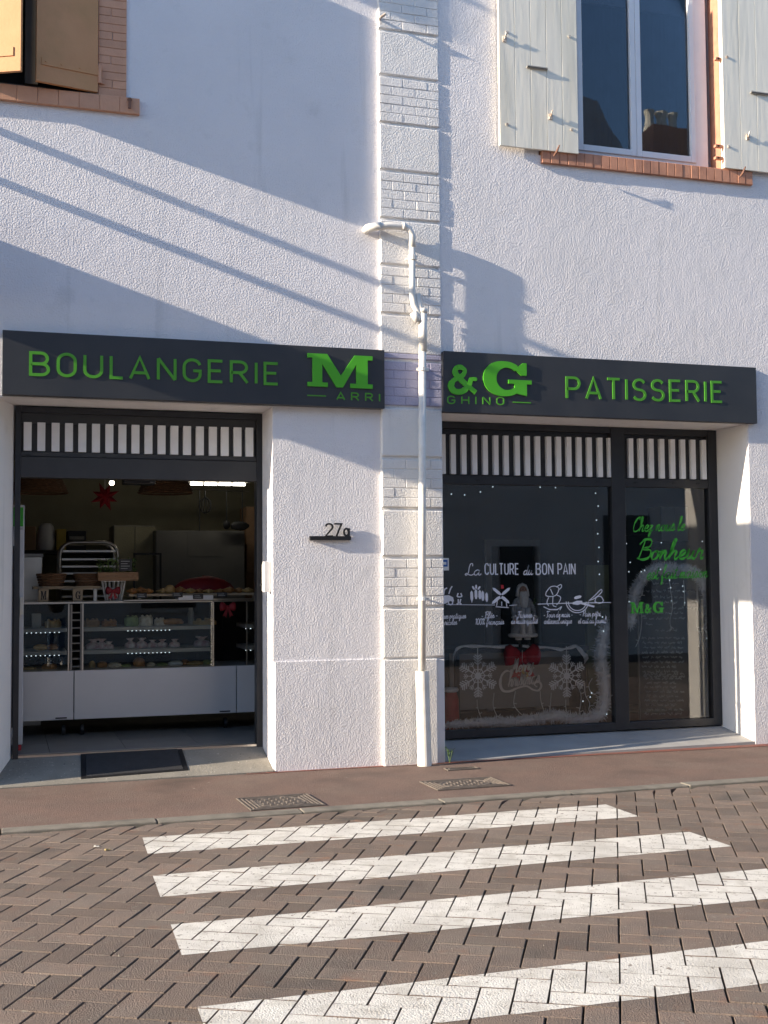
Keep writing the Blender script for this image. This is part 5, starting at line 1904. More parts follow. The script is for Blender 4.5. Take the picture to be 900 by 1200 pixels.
MB().box(x0 + .011, x1 - .011, Y5 - .52, Y5 - .5, z1 - .02, z1).build('bar', M['black'], t)
x0, x1, z0, z1 = rect(288, 690, 304, 594, Y5)
t = empty('box_stack', (x0, Y5, TH), 'stack of dim cartons against the right inner wall', 'cartons')
zz = TH
k = 0
while zz < z1:
    MB().box(x0 + .01 * (k % 2), x1 + .2, Y5, Y5 + .4, zz + .001, min(zz + .3, z1)).build('carton', M['cardb'], t)
    zz += .3
    k += 1
# utensils on a rail
Y6 = 3.3
zr = az(250, 573.5, Y6)
t = empty('utensil_rail', at(250, 573, Y6), 'steel rail under the ceiling with a ladle and skimmers hanging', 'utensil rail')
MB().tube([at(222, 573, Y6), at(292, 576, Y6)], .008, 6).build('rail', M['steel'], t)
for px, y1_, kind in ((234, 622, 's'), (240.5, 590, 'w'), (265.5, 612, 'l'), (284, 612, 'b')):
    a = at(px, 574.5, Y6)
    b = at(px, y1_, Y6)
    b.x = a.x
    MB().tube([a, b], .006, 6).build('handle', M['black'], t)
    mb = MB()
    if kind == 'w':
        for k in range(9):
            ang = k * .7
            mb.tube([b + Vector((.07 * math.cos(ang) * math.sin(q), .07 * math.sin(ang) * math.sin(q), -.09 * math.cos(q) - .02)) for q in (.1, .7, 1.4, 2.1, 3.0)], .004, 5)
    elif kind == 'l':
        mb.ball(b + Vector((0, 0, -.03)), .04, .03, .05)
    elif kind == 'b':
        mb.ball(b + Vector((-.03, 0, -.04)), .11, .02, .05, jit=.1)
    if kind != 's':
        mb.build('head', M['black'], t)
# lights and hanging things
Y7 = 2.3
for px, lab in ((46, 'wide wicker lampshade at the left of the shop ceiling'), (194, 'wide wicker lampshade left of the strip light')):
    c = at(px, 577, Y7)
    t = empty('wicker_lampshade', c, lab, 'lampshade', 'wicker lampshades')
    zc = az(px, 577 if px < 100 else 577.5, Y7)
    sh = MB()
    for k in range(9):
        rr = .27 - .010 * k
        sh.tube([(c.x + rr * math.cos(q * .2618), Y7 + rr * math.sin(q * .2618), zc + .022 * k) for q in range(24)], .010, 5, closed=True)
    sh.build('shade', M['wicker'], t)
    MB().tube([(c.x, Y7, zc + .19), (c.x, Y7, CEILZ)], .006, 6).build('cord', M['black'], t)
    MB().lathe([(.2, 0), (.02, .02)], (c.x, Y7, zc + .18), 16).build('cap', M['wicker'], t)
c = at(131, 566, 3.2)
t = empty('ceiling_spot', c, 'small lit round bulb beside the red star', 'lamp')
MB().ball(c, .026, n=12, m=8).build('bulb', M['lamp'], t, smooth=True)
MB().lathe([(.02, .02), (.03, .06), (.03, max(.08, CEILZ - c.z - .02))], c, 10).build('holder', M['black'], t)
a, b = at(222, 567, 3.0), at(290, 568, 3.0)
t = empty('strip_light', a, 'bright ceiling strip light in four lit lengths', 'lamp')
for k in range(4):
    MB().box(a.x + (b.x - a.x) * (k * .243) + .012, a.x + (b.x - a.x) * ((k + 1) * .243) - .012, 2.985, 3.015, a.z - .011, a.z + .013).build('tube', M['tube'], t)
MB().box(a.x - .02, b.x + .02, 2.95, 3.05, a.z + .022, a.z + .07).build('housing', M['steeld'], t)
MB().tube([(a.x + .5, 3, a.z + .07), (a.x + .5, 3, CEILZ)], .01, 6).build('hanger', M['steeld'], t)
x0, x1, z0, z1 = rect(144, 567.5, 181, 556, 1.0)
t = empty('door_blower', (x0, 1, z0), 'flat dark blower box under the lintel above the doorway', 'blower')
MB().box(x0, x1, .9, 1.1, z0, z1).build('body', M['frame'], t, bevel=.006)
MB().box(x1 - .05, x1 - .01, .896, .9, z0 + .01, z0 + .02).build('badge', M['steel'], t)
YS2 = 2.0
c = at(123, 582, YS2)
t = empty('paper_star', c, 'dark red many pointed paper star hanging in the doorway', 'star')
R_ = 17.5 / FPX * (YS2 + D)
P = []
NP = 8
for k in range(2 * NP):
    rr = R_ * ((1 if k % 4 == 0 else .86) if k % 2 == 0 else .45)
    an = math.pi / 2 + math.pi * k / NP + math.pi / NP
    P.append((c.x + rr * math.cos(an), c.z + rr * math.sin(an)))
mb = MB()
vs = [(x, YS2, z) for x, z in P] + [(c.x, YS2 - .05, c.z), (c.x, YS2 + .05, c.z)]
n = 2 * NP
mb.add(vs, [(i, (i + 1) % n, n) for i in range(n)] + [((i + 1) % n, i, n + 1) for i in range(n)])
mb.build('star', M['red'], t)
MB().tube([(c.x, YS2, c.z + R_ * .5), (c.x, YS2, CEILZ)], .003, 5).build('string', M['wire'], t)

# ------------------------------------------------------------------ the shop window display
RX0, RX1, RBY = 3.36, 9.5, 3.6
MB().box(RX0, RX1, RBY, RBY + .1, -.2, CEILZ).build('display_back_wall', M['inwall2'], bld)
MB().box(RX0 - .005, RX0 + .03, RR + .06, RBY, -.2, CEILZ).build('display_side_wall', M['inwall2'], bld)
MB().box(RX1, RX1 + .1, RR + .01, RBY + .1, -.2, CEILZ).build('display_side_wall', M['inwall2'], bld)
MB().box(RX0 + .031, RX1 + .1, RR + .01, RBY + .1, CEILZ, CEILZ + .1).build('inner_ceiling', M['inwall2'], bld)
MB().box(RX0, RX1, RR + .1, RBY, -.25, -.02).build('display_floor', M['inwall2'], bld)
pf = empty('display_platform', (5.2, .8, SILL), 'grey oak platform board behind the shop window glass', 'platform')
n = 5
for k in range(n):
    y0 = RR + .08 + k * .2
    MB().box(PX1 + .01, 7.4, y0 + .001, y0 + .198, zf0 - .02, zf0 + .035 + random.uniform(-.001, .001)).build('plank', M['greywood'], pf)
MB().box(PX1 + .01, 7.4, RR + .075, RR + 1.08, -.019, zf0 - .021).build('plinth', M['dark'], pf)
PZ = zf0 + .036
# table with a white cloth edge
TY = .76
x0, x1, z0, z1 = rect(533, 845, 690, 757, TY)
tb = empty('display_table', ((x0 + x1) / 2, TY, PZ), 'black display table under a thin white cloth edge', 'table')
MB().box(x0, x1, TY, TY + .6, z1 - .04, z1).build('tabletop', M['slate'], tb)
for x in (x0 + .02, x1 - .06):
    for y in (TY + .02, TY + .54):
        MB().box(x, x + .04, y, y + .04, PZ, z1 - .041).build('leg', M['slate'], tb)
MB().box(x0 + .07, x1 - .07, TY + .3, TY + .32, PZ + .15, z1 - .045).build('back_panel', M['steeld'], tb)
mb = MB()
pts = [(531, 775), (532, 764), (538, 758), (552, 756), (575, 757), (600, 756), (625, 757), (650, 759), (662, 760), (672, 756), (679, 758), (684, 764), (688, 768), (685, 775)]
P = catmull([at(px, py, TY - .03) for px, py in pts], 5)
n = len(P)
vs = []
for i, p in enumerate(P):
    hgt = .018 + (.05 * math.exp(-((i / n - .82) / .09) ** 2)) + .008 * math.sin(i * .9)
    vs += [p + Vector((0, .01 * math.sin(i * .8), .006)), p + Vector((0, -.012 + .012 * math.sin(i * .8), -hgt))]
mb.add(vs, [(2 * i, 2 * i + 1, 2 * i + 3, 2 * i + 2) for i in range(n - 1)])
o = tag(mb.build('cloth_edge', M['fur'], smooth=True, fix=False), 'narrow crumpled white cloth draped along the display table edge', 'cloth')
sm = o.modifiers.new('t', 'SOLIDIFY')
sm.thickness = .006

# bearded winter doll in a long grey coat
DY = TY + .02
dz0 = z1 + .001
dc = at(613, 757, DY)
dtop = az(613, 681, DY)
hd = dtop - dz0
doll = empty('winter_doll', (dc.x, DY, dz0), 'bearded doll in a long grey coat with white fur trim standing on the table', 'doll')


def dp(u, v, d=0.0):
    return Vector((dc.x + u * hd, DY + d * hd, dz0 + v * hd))


def skin(name, nodes, edges, m, parent, sub=2):
    """one continuous surface grown along a skeleton of (point, radius)"""
    me = bpy.data.meshes.new(name)
    me.from_pydata([tuple(p) for p, r in nodes], edges, [])
    bm = bmesh.new()
    bm.from_mesh(me)
    bm.verts.layers.skin.verify()
    bm.to_mesh(me)
    bm.free()
    o = bpy.data.objects.new(name, me)
    COL.objects.link(o)
    if parent:
        o.parent = parent
    sk = o.modifiers.new('skin', 'SKIN')
    sk.use_smooth_shade = True
    for i, (p, r) in enumerate(nodes):
        me.skin_vertices[0].data[i].radius = r if isinstance(r, tuple) else (r, r)
    me.skin_vertices[0].data[0].use_root = True
    sb = o.modifiers.new('sub', 'SUBSURF')
    sb.levels = sb.render_levels = sub
    me.materials.append(m)
    return o


# body with arms, legs and head in one surface
N = [(dp(0, .42), .085 * hd), (dp(0, .58), .09 * hd), (dp(0, .70), .10 * hd), (dp(0, .78), .045 * hd), (dp(0, .84), .062 * hd), (dp(0, .90), .058 * hd),
     (dp(-.11, .70), .045 * hd), (dp(-.17, .58, -.02), .040 * hd), (dp(-.165, .46, -.06), .030 * hd), (dp(-.16, .42, -.07), .026 * hd),
     (dp(.11, .70), .045 * hd), (dp(.17, .58, -.02), .040 * hd), (dp(.165, .47, -.06), .030 * hd), (dp(.16, .43, -.07), .026 * hd),
     (dp(-.07, .34), .05 * hd), (dp(-.075, .16), .042 * hd), (dp(-.075, .03), .035 * hd),
     (dp(.07, .34), .05 * hd), (dp(.075, .16), .042 * hd), (dp(.075, .03), .035 * hd)]
ED = [(0, 1), (1, 2), (2, 3), (3, 4), (4, 5), (2, 6), (6, 7), (7, 8), (8, 9), (2, 10), (10, 11), (11, 12), (12, 13), (0, 14), (14, 15), (15, 16), (0, 17), (17, 18), (18, 19)]
skin('body', N, ED, M['coat'], doll)
mb = MB()
mb.lathe([(.205 * hd, .17 * hd), (.19 * hd, .30 * hd), (.15 * hd, .45 * hd), (.125 * hd, .60 * hd), (.12 * hd, .70 * hd), (.07 * hd, .765 * hd)], (dc.x, DY, dz0), 18, sy=.62)
mb.build('coat', M['coat'], doll, smooth=True)
mb = MB()
mb.tube([(dc.x + .208 * hd * math.cos(q * .35), DY + .135 * hd * math.sin(q * .35), dz0 + .185 * hd) for q in range(18)], .030 * hd, 8, closed=True)
for sx in (-1, 1):
    mb.tube([dp(sx * .06, .20, -.125), dp(sx * .05, .40, -.10), dp(sx * .045, .60, -.09)], .042 * hd, 8)
    mb.tube([dp(sx * .172, .475, -.06), dp(sx * .168, .455, -.065)], .042 * hd, 10)
mb.build('fur_trim', M['fur'], doll, smooth=True)
mb = MB()
mb.tube([dp(sx_, vz, dy_) for sx_, vz, dy_ in ((-.085, .77, .0), (-.075, .86, -.0), (-.045, .925, .0), (0, .945, -.0), (.045, .925, 0), (.075, .86, 0), (.085, .77, 0))], .030 * hd, 8)
mb.ball(dp(0, .88, .03), .085 * hd, .07 * hd, .085 * hd, 12, 8)
mb.build('hood', M['fur'], doll, smooth=True)
mb = MB()
mb.ball(dp(0, .865, -.03), .058 * hd, .05 * hd, .062 * hd, 14, 10)
mb.ball(dp(0, .862, -.082), .013 * hd, n=8, m=6)
for sx in (-1, 1):
    mb.ball(dp(sx * .03, .85, -.068), .018 * hd, n=8, m=6)
mb.build('face', M['skin'], doll, smooth=True)
mb = MB()
for sx in (-1, 1):
    mb.ball(dp(sx * .022, .878, -.075), .0075 * hd, n=6, m=5)
mb.build('eye', M['black'], doll)
mb = MB()
mb.add([], [])
prof = [(.058, .845), (.075, .80), (.072, .72), (.055, .63), (.03, .56), (.004, .52)]
for r0, v in prof:
    pass
mb.lathe([(r0 * hd, v * hd) for r0, v in prof[::-1]], (dc.x, DY - .065 * hd, dz0), 12, sy=.5)
for sx in (-1, 1):
    mb.tube([dp(0, .838, -.10), dp(sx * .03, .832, -.098), dp(sx * .055, .815, -.085)], [.014 * hd, .013 * hd, .004 * hd], 6)
mb.build('beard', M['fur'], doll, smooth=True)
for sx in (-1, 1):
    mb = MB()
    c0 = dp(sx * .16, .41, -.075)
    mb.ball(c0, .022 * hd, .016 * hd, .028 * hd, 8, 6)
    for k in range(4):
        mb.tube([c0 + Vector(((k - 1.5) * .010 * hd, -.004 * hd, -.015 * hd)), c0 + Vector(((k - 1.5) * .010 * hd, -.014 * hd, -.038 * hd)), c0 + Vector(((k - 1.5) * .009 * hd, -.010 * hd, (-.052 if k in (1, 2) else -.046) * hd))], [.006 * hd, .0055 * hd, .004 * hd], 6)
    mb.tube([c0 + Vector((-sx * .016 * hd, -.01 * hd, .0)), c0 + Vector((-sx * .028 * hd, -.02 * hd, -.018 * hd))], [.007 * hd, .005 * hd], 6)
    mb.build('hand', M['skin'], doll, smooth=True)
    mb = MB()
    mb.tube([dp(sx * .075, .14), dp(sx * .075, .045)], [.042 * hd, .038 * hd], 10)
    mb.ball(dp(sx * .078, .03, -.04), .042 * hd, .075 * hd, .03 * hd, 10, 7)
    mb.build('boot', M['boot'], doll, smooth=True)
    MB().tube([dp(sx * .075, .15), dp(sx * .075, .115)], .05 * hd, 10).build('boot_cuff', M['fur'], doll, smooth=True)
# little fir branch and sack held by the doll
mb = MB()
for k in range(90):
    t_ = random.random()
    b0 = dp(.15, .60, -.02) + Vector((.035 * hd * t_, -.02, .22 * hd * (t_ - .4)))
    d = Vector((random.uniform(-1, 1), random.uniform(-.6, .6), random.uniform(-.2, 1))).normalized() * .022
    sd_ = d.cross(Vector((0, 1, .2))).normalized() * .003
    mb.add([b0 - sd_, b0 + sd_, b0 + d], [(0, 1, 2)])
mb.build('fir_branch', M['leaf'], doll, fix=False)
bow('red_bow', at(612, 768, TY - .06), .165, 'big red velvet bow below the feet of the doll', M['redcloth'])
g_ = at(616, 788, TY - .08)
mb = MB()
mb.stroke(catmull([(g_.x - .02, g_.z + .05), (g_.x - .03, g_.z), (g_.x + .02, g_.z - .01), (g_.x + .01, g_.z - .05)], 5), .02, g_.y - .004, g_.y)
tag(mb.build('gold_ribbon', M['gold']), 'curl of gold ribbon on the big red bow', 'ribbon')


# hanging snowflakes
def flake(px, py, rpx, Y, lab):
    c = at(px, py, Y)
    R_ = rpx / FPX * (Y + D)
    t = empty('snowflake', c, lab, 'snowflake', 'hanging snowflakes')

    def pol(a, r, off=0):
        an = rad(a)
        return Vector((c.x + R_ * (r * math.cos(an) - off * math.sin(an)), c.z + R_ * (r * math.sin(an) + off * math.cos(an))))
    for k in range(6):
        a = 90 + 60 * k
        mb = MB()
        mb.stroke([pol(a, .05), pol(a, .98)], .055 * R_, Y - .004, Y)
        for j, (r, l) in enumerate(((.52, .17), (.64, .21), (.76, .21), (.87, .15))):
            for s_ in (-1, 1):
                mb.stroke([pol(a, r), pol(a, r + l * .75, s_ * l)], .05 * R_, Y - .0045 - .0004 * j, Y - .0002)
        for s_ in (-1, 1):
            mb.stroke([pol(a, .28), pol(a + 30 * s_, .36)], .035 * R_, Y - .0065, Y)
        mb.build('arm', M['acryl'], t)
        mb = MB()
        a += 30
        mb.stroke([pol(a, .05), pol(a, .72)], .03 * R_, Y - .0035, Y)
        for s_ in (-1, 1):
            mb.stroke([pol(a, .5), pol(a, .62, s_ * .12)], .03 * R_, Y - .0037, Y)
            mb.stroke([pol(a, .6), pol(a, .7, s_ * .1)], .03 * R_, Y - .0039, Y)
        mb.build('spike', M['acryl'], t)
    mb = MB()
    mb.lathe([(.16 * R_, 0), (.16 * R_, .006)], (0, 0, 0), 12, T=Matrix.Translation((c.x, Y - .002, c.z)) @ Matrix.Rotation(rad(90), 4, 'X'))
    mb.build('centre', M['acryl'], t)
    top = at(px, 757, Y)
    MB().tube([(c.x, Y - .002, c.z + R_ * .95), (c.x, Y - .002, top.z)], .004, 5).build('string', M['wire'], t)


flake(560, 792, 27, .63, 'lacy white snowflake hanging left of the greeting sign')
flake(664, 792, 27.5, .63, 'lacy white snowflake hanging right of the greeting sign')
gr = empty('greeting_sign', at(610, 800, .57), 'cut out Merry Christmas lettering hanging between the two snowflakes', 'greeting sign')
GYs = .65


def greet(txt, px0, py0, px1, py1, hpx, wd, **kw):
    a, b = at(px0, py0, GYs), at(px1, py1, GYs)
    h = az(px0, py0 - hpx, GYs) - a.z
    lettering('lettering', txt, S, a.x, b.x, a.z, b.z, h, wd, GYs - .006, GYs, M['kraft2'], gr, **kw)


M['kraft2'] = mat('pale_card', (0.74, 0.68, 0.62), 0.7)
greet('Merry', 599, 789, 625, 784, 16, .011, slant=.25, widths=[.008, .014, .008])
greet('hristmas', 595, 805, 632, 800, 19, .011, slant=.2, widths=[.008, .014, .008])
mb = MB()
Q = [at(px, py, GYs) for px, py in ((601, 789), (594, 786), (588, 791), (586, 801), (589, 809), (597, 810), (607, 806), (617, 804), (624, 808), (631, 809), (634, 803), (630, 798), (626, 802), (629, 805))]
mb.stroke(catmull([(q.x, q.z) for q in Q], 5), [.010, .018, .026, .022, .016, .016, .02, .014, .009], GYs - .0075, GYs)
mb.build('flourish', M['kraft2'], gr)
MB().tube([at(612, 776, GYs), at(612, 762, GYs)], .002, 4).build('string', M['wire'], gr)


# fluffy tinsel garlands: thousands of thin strands round a core
def garland(path, r, lab, dens=700):
    P = catmull(path, 8)
    mb = MB()
    L = [0]
    for a, b in zip(P, P[1:]):
        L.append(L[-1] + (b - a).length)
    tot = L[-1]
    Rf = r if callable(r) else (lambda t: r)
    for k in range(int(tot * dens)):
        s_ = random.random() * tot
        i = max(j for j in range(len(L)) if L[j] <= s_)
        i = min(i, len(P) - 2)
        f = (s_ - L[i]) / max(1e-6, L[i + 1] - L[i])
        c = P[i].lerp(P[i + 1], f)
        rr = Rf(s_ / tot)
        d = Vector((random.gauss(0, 1), random.gauss(0, .6), random.gauss(0, 1))).normalized()
        c = c + d * rr * random.uniform(0, .5)
        tip = c + d * rr * random.uniform(.35, .65)
        sd_ = d.cross(Vector((random.uniform(-1, 1), random.uniform(-1, 1), random.uniform(-1, 1)))).normalized() * random.uniform(.004, .008)
        mb.add([c - sd_, c + sd_, tip], [(0, 1, 2)])
    root = lab_e(lab, P[0])
    mb.build('tinsel_strands', M['fluff'], root, fix=False)['kind'] = 'stuff'
    core = MB()
    n_ = len(P)
    core.tube([p + Vector((0, .01, 0)) for p in P], [Rf(i / (n_ - 1)) * random.uniform(.42, .62) * (.4 if i in (0, n_ - 1) else 1) for i in range(n_)], 9)
    core.build('tinsel_core', M['fluff'], root, smooth=True)


def lab_e(lab, c):
    return empty('tinsel_garland', c, lab, 'garland', 'white tinsel garlands')


GYg = .63
garland([at(px, py, GYg) for px, py in ((524, 850), (545, 848), (570, 846), (600, 846), (630, 842), (655, 839), (675, 844), (695, 842), (706, 830), (710, 810), (707, 790), (704, 770), (707, 750), (712, 730))],
        lambda t: .05 + .055 * min(1, t * 1.6), 'white tinsel garland along the foot and right edge of the main pane', 2600)
garland([at(px, py, GYg) for px, py in ((738, 732), (741, 715), (744, 695), (752, 680), (765, 668), (780, 666), (795, 667), (808, 669), (820, 676), (827, 690), (830, 706), (833, 725), (835, 750), (836, 780), (836, 805))],
        lambda t: .085 - .045 * max(0, t - .6) / .4, 'white tinsel garland arched over the chalkboard in the narrow pane', 4200)


# light strings: wire with short twigs, tiny lamps at some tips
def icicle(pxs, Y, twigs, lab, lit=()):
    P = catmull([at(px, py, Y) for px, py in pxs], 5)
    t = empty('light_string', P[0], lab, 'light string', 'wire light strings in the shop window')
    MB().tube(P, .0035, 5).build('wire', M['wire'], t)
    for f, dx, dz in twigs:
        c = P[int(f * (len(P) - 1))]
        q = c + Vector((dx, -.004, dz))
        MB().tube([c, q], [.0035, .003], 5).build('twig', M['wire'], t)
    for f, dx, dz in lit:
        c = P[int(f * (len(P) - 1))]
        MB().ball(c + Vector((dx, -.006, dz)), .007, n=6, m=5).build('led', M['led'], t)


IY = .60
icicle([(754, 672), (753, 695), (748, 702), (752, 722), (750, 745), (745, 758)], IY, [(.1, .045, 0), (.25, .03, -.005), (.6, .04, 0), (.9, -.03, .01)], 'wire light string hanging at the left edge of the chalkboard', [(.02, .01, .03)])
icicle([(784, 677), (786, 692), (788, 712), (785, 728), (787, 738)], IY, [(.2, -.03, -.01), (.45, .03, .01), (.6, -.03, 0), (.9, .03, -.02), (.95, -.02, -.03)], 'wire light string hanging at the middle of the chalkboard', [(.05, 0, 0), (.2, .0, 0), (.4, -.012, 0)])
icicle([(801, 680), (802, 692), (802, 710)], IY, [(.3, -.02, 0), (.5, -.015, -.01)], 'short wire light string ending in a lit lamp above the chalk text', [(.99, 0, 0), (.35, -.02, 0), (.55, -.015, -.01)])
icicle([(817, 684), (817, 705), (817, 735), (821, 745), (819, 758)], IY, [(.25, -.03, 0), (.5, .03, 0), (.62, .03, 0)], 'wire light string hanging near the right edge of the narrow pane', [])
icicle([(559, 820), (560, 830), (564, 842)], IY, [(.5, -.02, .01), (.8, .02, .02)], 'thin wire light string below the left snowflake', [])
icicle([(579, 812), (578, 827), (582, 838), (586, 843)], IY, [(.4, .02, 0), (.8, .025, .03)], 'wire light string between the left snowflake and the greeting sign', [])
icicle([(604, 810), (602, 824), (606, 832), (613, 839)], IY, [(.35, .03, -.008), (.55, -.03, .0), (.85, .02, -.02)], 'kinked wire light string under the greeting sign on its left', [])
icicle([(633, 810), (634, 822), (637, 834), (632, 840), (627, 843)], IY, [(.3, .02, .005), (.6, .05, .01), (.8, -.03, -.02)], 'wire light string under the right end of the greeting sign', [])
icicle([(646, 812), (645, 825), (645, 832), (648, 838)], IY, [(.5, -.02, .01), (.8, .02, -.02)], 'wire light string just left of the right snowflake stem', [])
icicle([(663, 820), (663, 828), (664, 836)], IY, [(.5, -.02, .0), (.95, .03, -.02), (.95, -.03, -.02)], 'wire light string right below the right snowflake', [])
icicle([(678, 806), (681, 815), (680, 828), (679, 836), (684, 842)], IY, [(.2, .03, .01), (.55, -.04, .01), (.7, .04, .015), (.85, -.03, -.02)], 'branching wire light string right of the right snowflake', [(.4, .02, .01)])
icicle([(685, 800), (686, 814), (691, 824), (690, 832), (694, 836)], IY, [(.3, .03, .01), (.6, .05, .01), (.8, .02, -.03)], 'second branching wire light string beside the garland', [(.35, .03, .012)])
icicle([(694, 795), (690, 803), (693, 812), (700, 816), (699, 828)], IY, [(.3, -.03, 0), (.6, .04, .02), (.9, -.04, -.01)], 'curved wire light string touching the garland', [(.5, .0, .0)])
icicle([(705, 776), (711, 783), (715, 779), (718, 775)], IY, [(.5, -.01, .03), (.7, .02, .02)], 'small forked wire light string above the garland curve', [(.95, 0, 0)])
icicle([(829, 727), (826, 735), (829, 742), (824, 735), (829, 729)], IY, [(.3, .02, .01), (.7, -.02, .0)], 'looped wire light string at the right edge of the narrow pane', [(.2, .03, 0), (.5, 0, 0)])
fl_ = empty('fairy_lights', at(700, 640, IY), 'column and row of tiny pale fairy lights round the main pane', 'fairy lights')
pts = [(529, 579), (544.5, 580), (563, 576.5), (577.5, 570.5), (633, 571), (651, 571.5), (698, 578), (701, 593), (699, 609.5), (700.5, 625.5), (702, 641.5), (701, 658), (702.5, 673), (706, 723), (707, 739.5), (709, 756), (717, 771), (718, 787), (720, 820), (719, 836), (711, 837)]
for px, py in pts:
    MB().ball(at(px, py, IY), .0072, n=7, m=5).build('led', M['led'], fl_)
MB().tube([at(px, py, IY + .012) for px, py in pts[6:18]], .0015, 4).build('wire', M['frame'], fl_)
fl_ = empty('fairy_lights', at(780, 640, IY), 'few scattered fairy lights in the narrow right pane', 'fairy lights')
for px, py in ((734, 637), (775, 636), (823, 634.5), (738.5, 659), (737, 670), (751.5, 670), (774, 667), (737.5, 705), (829, 719), (832, 733), (828.5, 748), (830.5, 790)):
    MB().ball(at(px, py, IY), .0065, n=7, m=5).build('led', M['led'], fl_)

# chalkboard menu
BYc = .78
x0, x1, z0, z1 = rect(750.5, 850, 829, 672, BYc)
cb = empty('chalkboard', (x0, BYc, PZ), 'tall chalkboard menu with handwriting behind the narrow pane', 'chalkboard')
MB().box(x0, x1, BYc, BYc + .02, PZ, z1).build('board', M['slate'], cb)
MB().box(x0 - .006, x0, BYc - .004, BYc + .02, PZ, z1).build('edge', M['steeld'], cb)
rows = [('BONJOUR A LA', 765, 684, 797), ('EN UNE SEULE', 757, 693, 812), ('', 766, 700, 800), ('', 768, 706, 795), ('', 786, 713, 813), ('', 758, 719, 800), ('', 754, 725, 800), ('', 757, 732, 762), ('', 768, 739, 790)]
for k in range(9):
    rows.append(('', 752 + (k % 3), 748 + 5.6 * k, 799 - 2.2 * (k % 4)))
for k in range(10):
    rows.append(('', 755 + 1.3 * (k % 3), 790 + 5.2 * k, 800 - 3 * (k % 4)))
for txt, px0, py, px1 in rows:
    mb = MB()
    px = px0
    while px < px1:
        wl = random.uniform(4, 9)
        Q = []
        for q in range(int(wl * 2.2)):
            p = at(px + q / 2.2, py + random.uniform(-1.3, 1.3) + (-1.2 if random.random() < .2 else 0), BYc - .001)
            Q.append((p.x, p.z))
        if len(Q) > 2:
            mb.stroke(Q, .0042, BYc - .0022, BYc - .0004)
        px += wl + 1.6
    if mb.v:
        mb.build('chalk_line', M['chalk'], cb)
# pieces further back in the room
x0, x1, z0, z1 = rect(690, 850, 722, 662, 1.5)
tag(MB().box(x0, x1 + .05, 1.5, 1.56, PZ, z1).build('olive_panel', M['olive'], bevel=.004), 'olive green panel standing at the right inside the main pane', 'panel')
x0, x1, z0, z1 = rect(775, 634, 805, 594, 2.2)
t = empty('wall_cabinet', (x0, 2.2, z0), 'pale two door wall cabinet high behind the narrow pane', 'cabinet')
MB().box(x0, x1, 2.2, 2.5, z0, z1).build('body', M['steeld'], t)
for k in range(2):
    MB().box(x0 + k * (x1 - x0) / 2 + .004, x0 + (k + 1) * (x1 - x0) / 2 - .004, 2.18, 2.199, z0 + .003, z1 - .003).build('door', M['panel'], t)
MB().box(x0 + .1, x1 - .1, 2.5, RBY, z0 + .1, z1 - .1).build('fixing', M['black'], t)
x0, x1, z0, z1 = rect(583, 735, 632, 640, 3.4)  # reflection of the street door opposite, modelled as a dark framed shape
t = empty('reflected_doorway', (x0, RBY, -.02), 'dark framed door shape behind the doll, standing in for the reflected street door', 'reflected doorway')
MB().box(x0 - .08, x0, RBY - .05, RBY - .001, -.02, z1 + .08).build('jamb', M['steeld'], t)
MB().box(x1, x1 + .08, RBY - .05, RBY - .001, -.02, z1 + .08).build('jamb', M['steeld'], t)
MB().box(x0, x1, RBY - .05, RBY - .001, z1, z1 + .08).build('head', M['steeld'], t)
MB().box(x0, x1, RBY - .02, RBY - .001, -.02, z1 - .001).build('door_leaf', M['dark'], t)
c = at(529, 850, .74)
t = empty('gift_sack', (c.x, .70, PZ), 'small red sack with a white fluffy rim at the left foot of the window', 'sack')
ht = az(529, 803, .74) - PZ
MB().lathe([(.06, 0), (.075, ht * .3), (.07, ht * .7), (.05, ht * .86)], (c.x, .74, PZ + .001), 14).build('body', M['redcloth'], t, smooth=True)
MB().tube([(c.x + .05 * math.cos(q * .45), .74 + .05 * math.sin(q * .45), PZ + ht * .9) for q in range(14)], .022, 7, closed=True).build('rim', M['fur'], t, smooth=True)

# ------------------------------------------------------------------ unseen box added above the frame to cast shade, and the onlooker behind the camera
lz = shade_z(485, 24, HX, YP)
t = empty('shade_box', (HX, 0, lz), 'unseen box on a bracket added high up left of the frame to cast shade', 'lantern')
MB().box(HX - .12, HX + .12, -.50, -.28, lz, lz + .42).build('shade_body', M['frame'], t)
MB().tube([(HX, .02, lz + .5), (HX, -.39, lz + .5), (HX, -.39, lz + .42)], .02, 8).build('bracket', M['frame'], t)
MB().lathe([(.17, 0), (.03, .12)], (HX, -.39, lz + .421), 10).build('cap', M['frame'], t)

px_, py_ = .95, -D - .55
per = empty('person', (px_, py_, -.02), 'person in a dark jacket and blue jeans standing across the street, seen only in glass', 'person')


def bp(x, z, y=0.0):
    return Vector((px_ + x, py_ + y, z - .02))


LEG = [(bp(0, .95), (.15, .11)), (bp(-.09, .86), .088), (bp(-.10, .50, .02), .062), (bp(-.105, .12, -.01), .045), (bp(.09, .86), .088), (bp(.10, .50, .02), .062), (bp(.115, .12, -.01), .045)]
skin('trousers', LEG, [(0, 1), (1, 2), (2, 3), (0, 4), (4, 5), (5, 6)], M['denim'], per)
TOR = [(bp(0, .96), (.155, .115)), (bp(0, 1.18), (.165, .12)), (bp(0, 1.36), (.17, .115)), (bp(0, 1.46), .075), (bp(-.18, 1.41), .065), (bp(-.24, 1.16, .06), .055), (bp(-.13, 1.27, .27), .042), (bp(.18, 1.41), .065), (bp(.24, 1.16, .06), .055), (bp(.13, 1.27, .27), .042)]
skin('jacket', TOR, [(0, 1), (1, 2), (2, 3), (2, 4), (4, 5), (5, 6), (2, 7), (7, 8), (8, 9)], M['jacket'], per)
mb = MB()
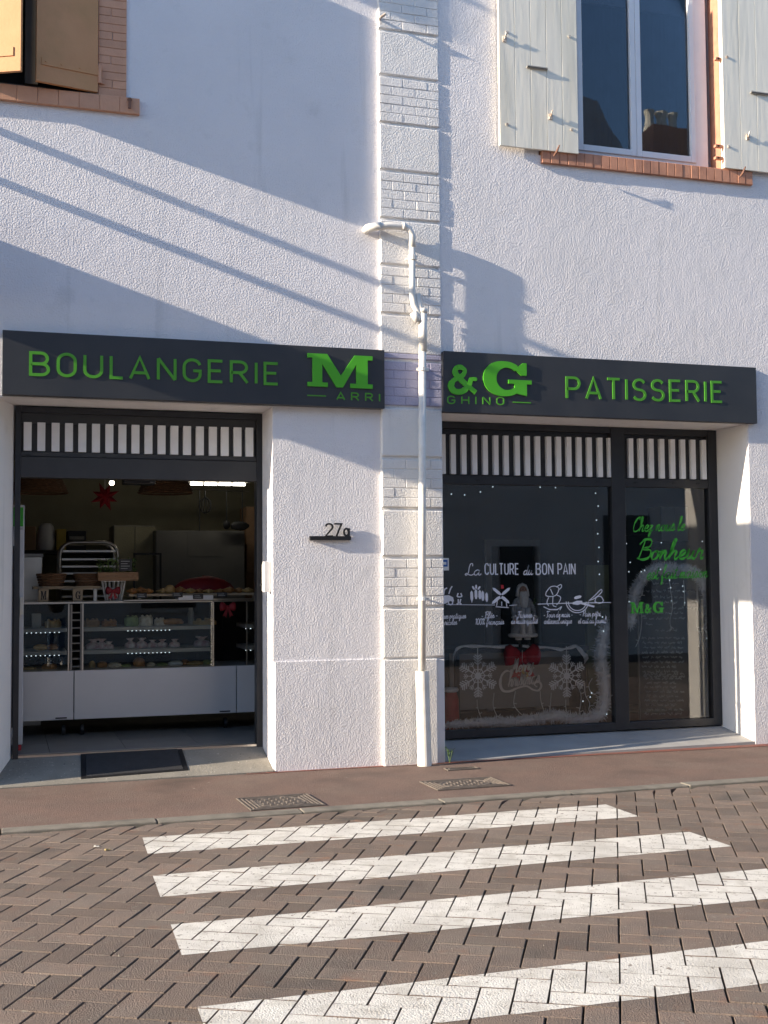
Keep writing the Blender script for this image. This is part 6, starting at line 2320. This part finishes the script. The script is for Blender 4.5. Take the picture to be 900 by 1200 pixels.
mb.tube([bp(0, 1.44), bp(0, 1.54, .01)], [.06, .052], 12)
mb.ball(bp(0, 1.625, .01), .073, .092, .115, 16, 12)
mb.tube([bp(0, 1.635, .095), bp(0, 1.605, .118)], [.010, .016], 8)
for sx in (-1, 1):
    mb.ball(bp(sx * .075, 1.62, 0), .012, .022, .03, 8, 6)
mb.build('head', M['face'], per, smooth=True)
MB().ball(bp(0, 1.66, -.012), .083, .097, .098, 14, 9).build('hair', M['hair'], per, smooth=True)
mb = MB()
for sx in (-1, 1):
    mb.ball(bp(sx * .03, 1.635, .093), .009, .007, .006, 8, 6)
mb.build('eyes', M['black'], per)
MB().tube([bp(-.025, 1.568, .092), bp(0, 1.565, .102), bp(.025, 1.568, .092)], .005, 6).build('mouth', M['redp'], per)
for sx in (-1, 1):
    c0 = bp(sx * .10, 1.31, .32)
    mb = MB()
    mb.tube([bp(sx * .13, 1.275, .27), c0], [.030, .036], 10)
    mb.ball(c0 + Vector((0, .01, .01)), .036, .03, .042, 10, 8)
    for k in range(4):
        b0 = c0 + Vector((-sx * .01, .015 + .006 * k, .045 - .020 * k))
        mb.tube([b0, b0 + Vector((-sx * .030, .020, .004)), b0 + Vector((-sx * (.052 - .004 * abs(k - 1)), .008, .002))], [.0095, .009, .0075], 7)
    mb.tube([c0 + Vector((-sx * .01, -.02, .02)), c0 + Vector((-sx * .04, -.03, .04))], [.011, .009], 7)
    mb.build('hand', M['face'], per, smooth=True)
    mb = MB()
    mb.ball(bp(sx * .115, .045, .05), .05, .135, .05, 12, 8)
    mb.tube([bp(sx * .11, .16, -.01), bp(sx * .112, .05, -.01)], [.05, .052], 10)
    mb.build('shoe', M['panel'], per, smooth=True)
tag(MB().box(px_ - .075, px_ + .075, py_ + .335, py_ + .343, 1.255, 1.335).build('phone', M['black'], bevel=.004), 'black phone held up by the person across the street', 'phone')

# ------------------------------------------------------------------ settle the children of every thing
for o in list(bpy.data.objects):
    if o.type == 'EMPTY' and o.location.length > 0:
        for chd in o.children:
            if chd.matrix_parent_inverse == Matrix.Identity(4):
                chd.matrix_parent_inverse = Matrix.Translation(-o.location)
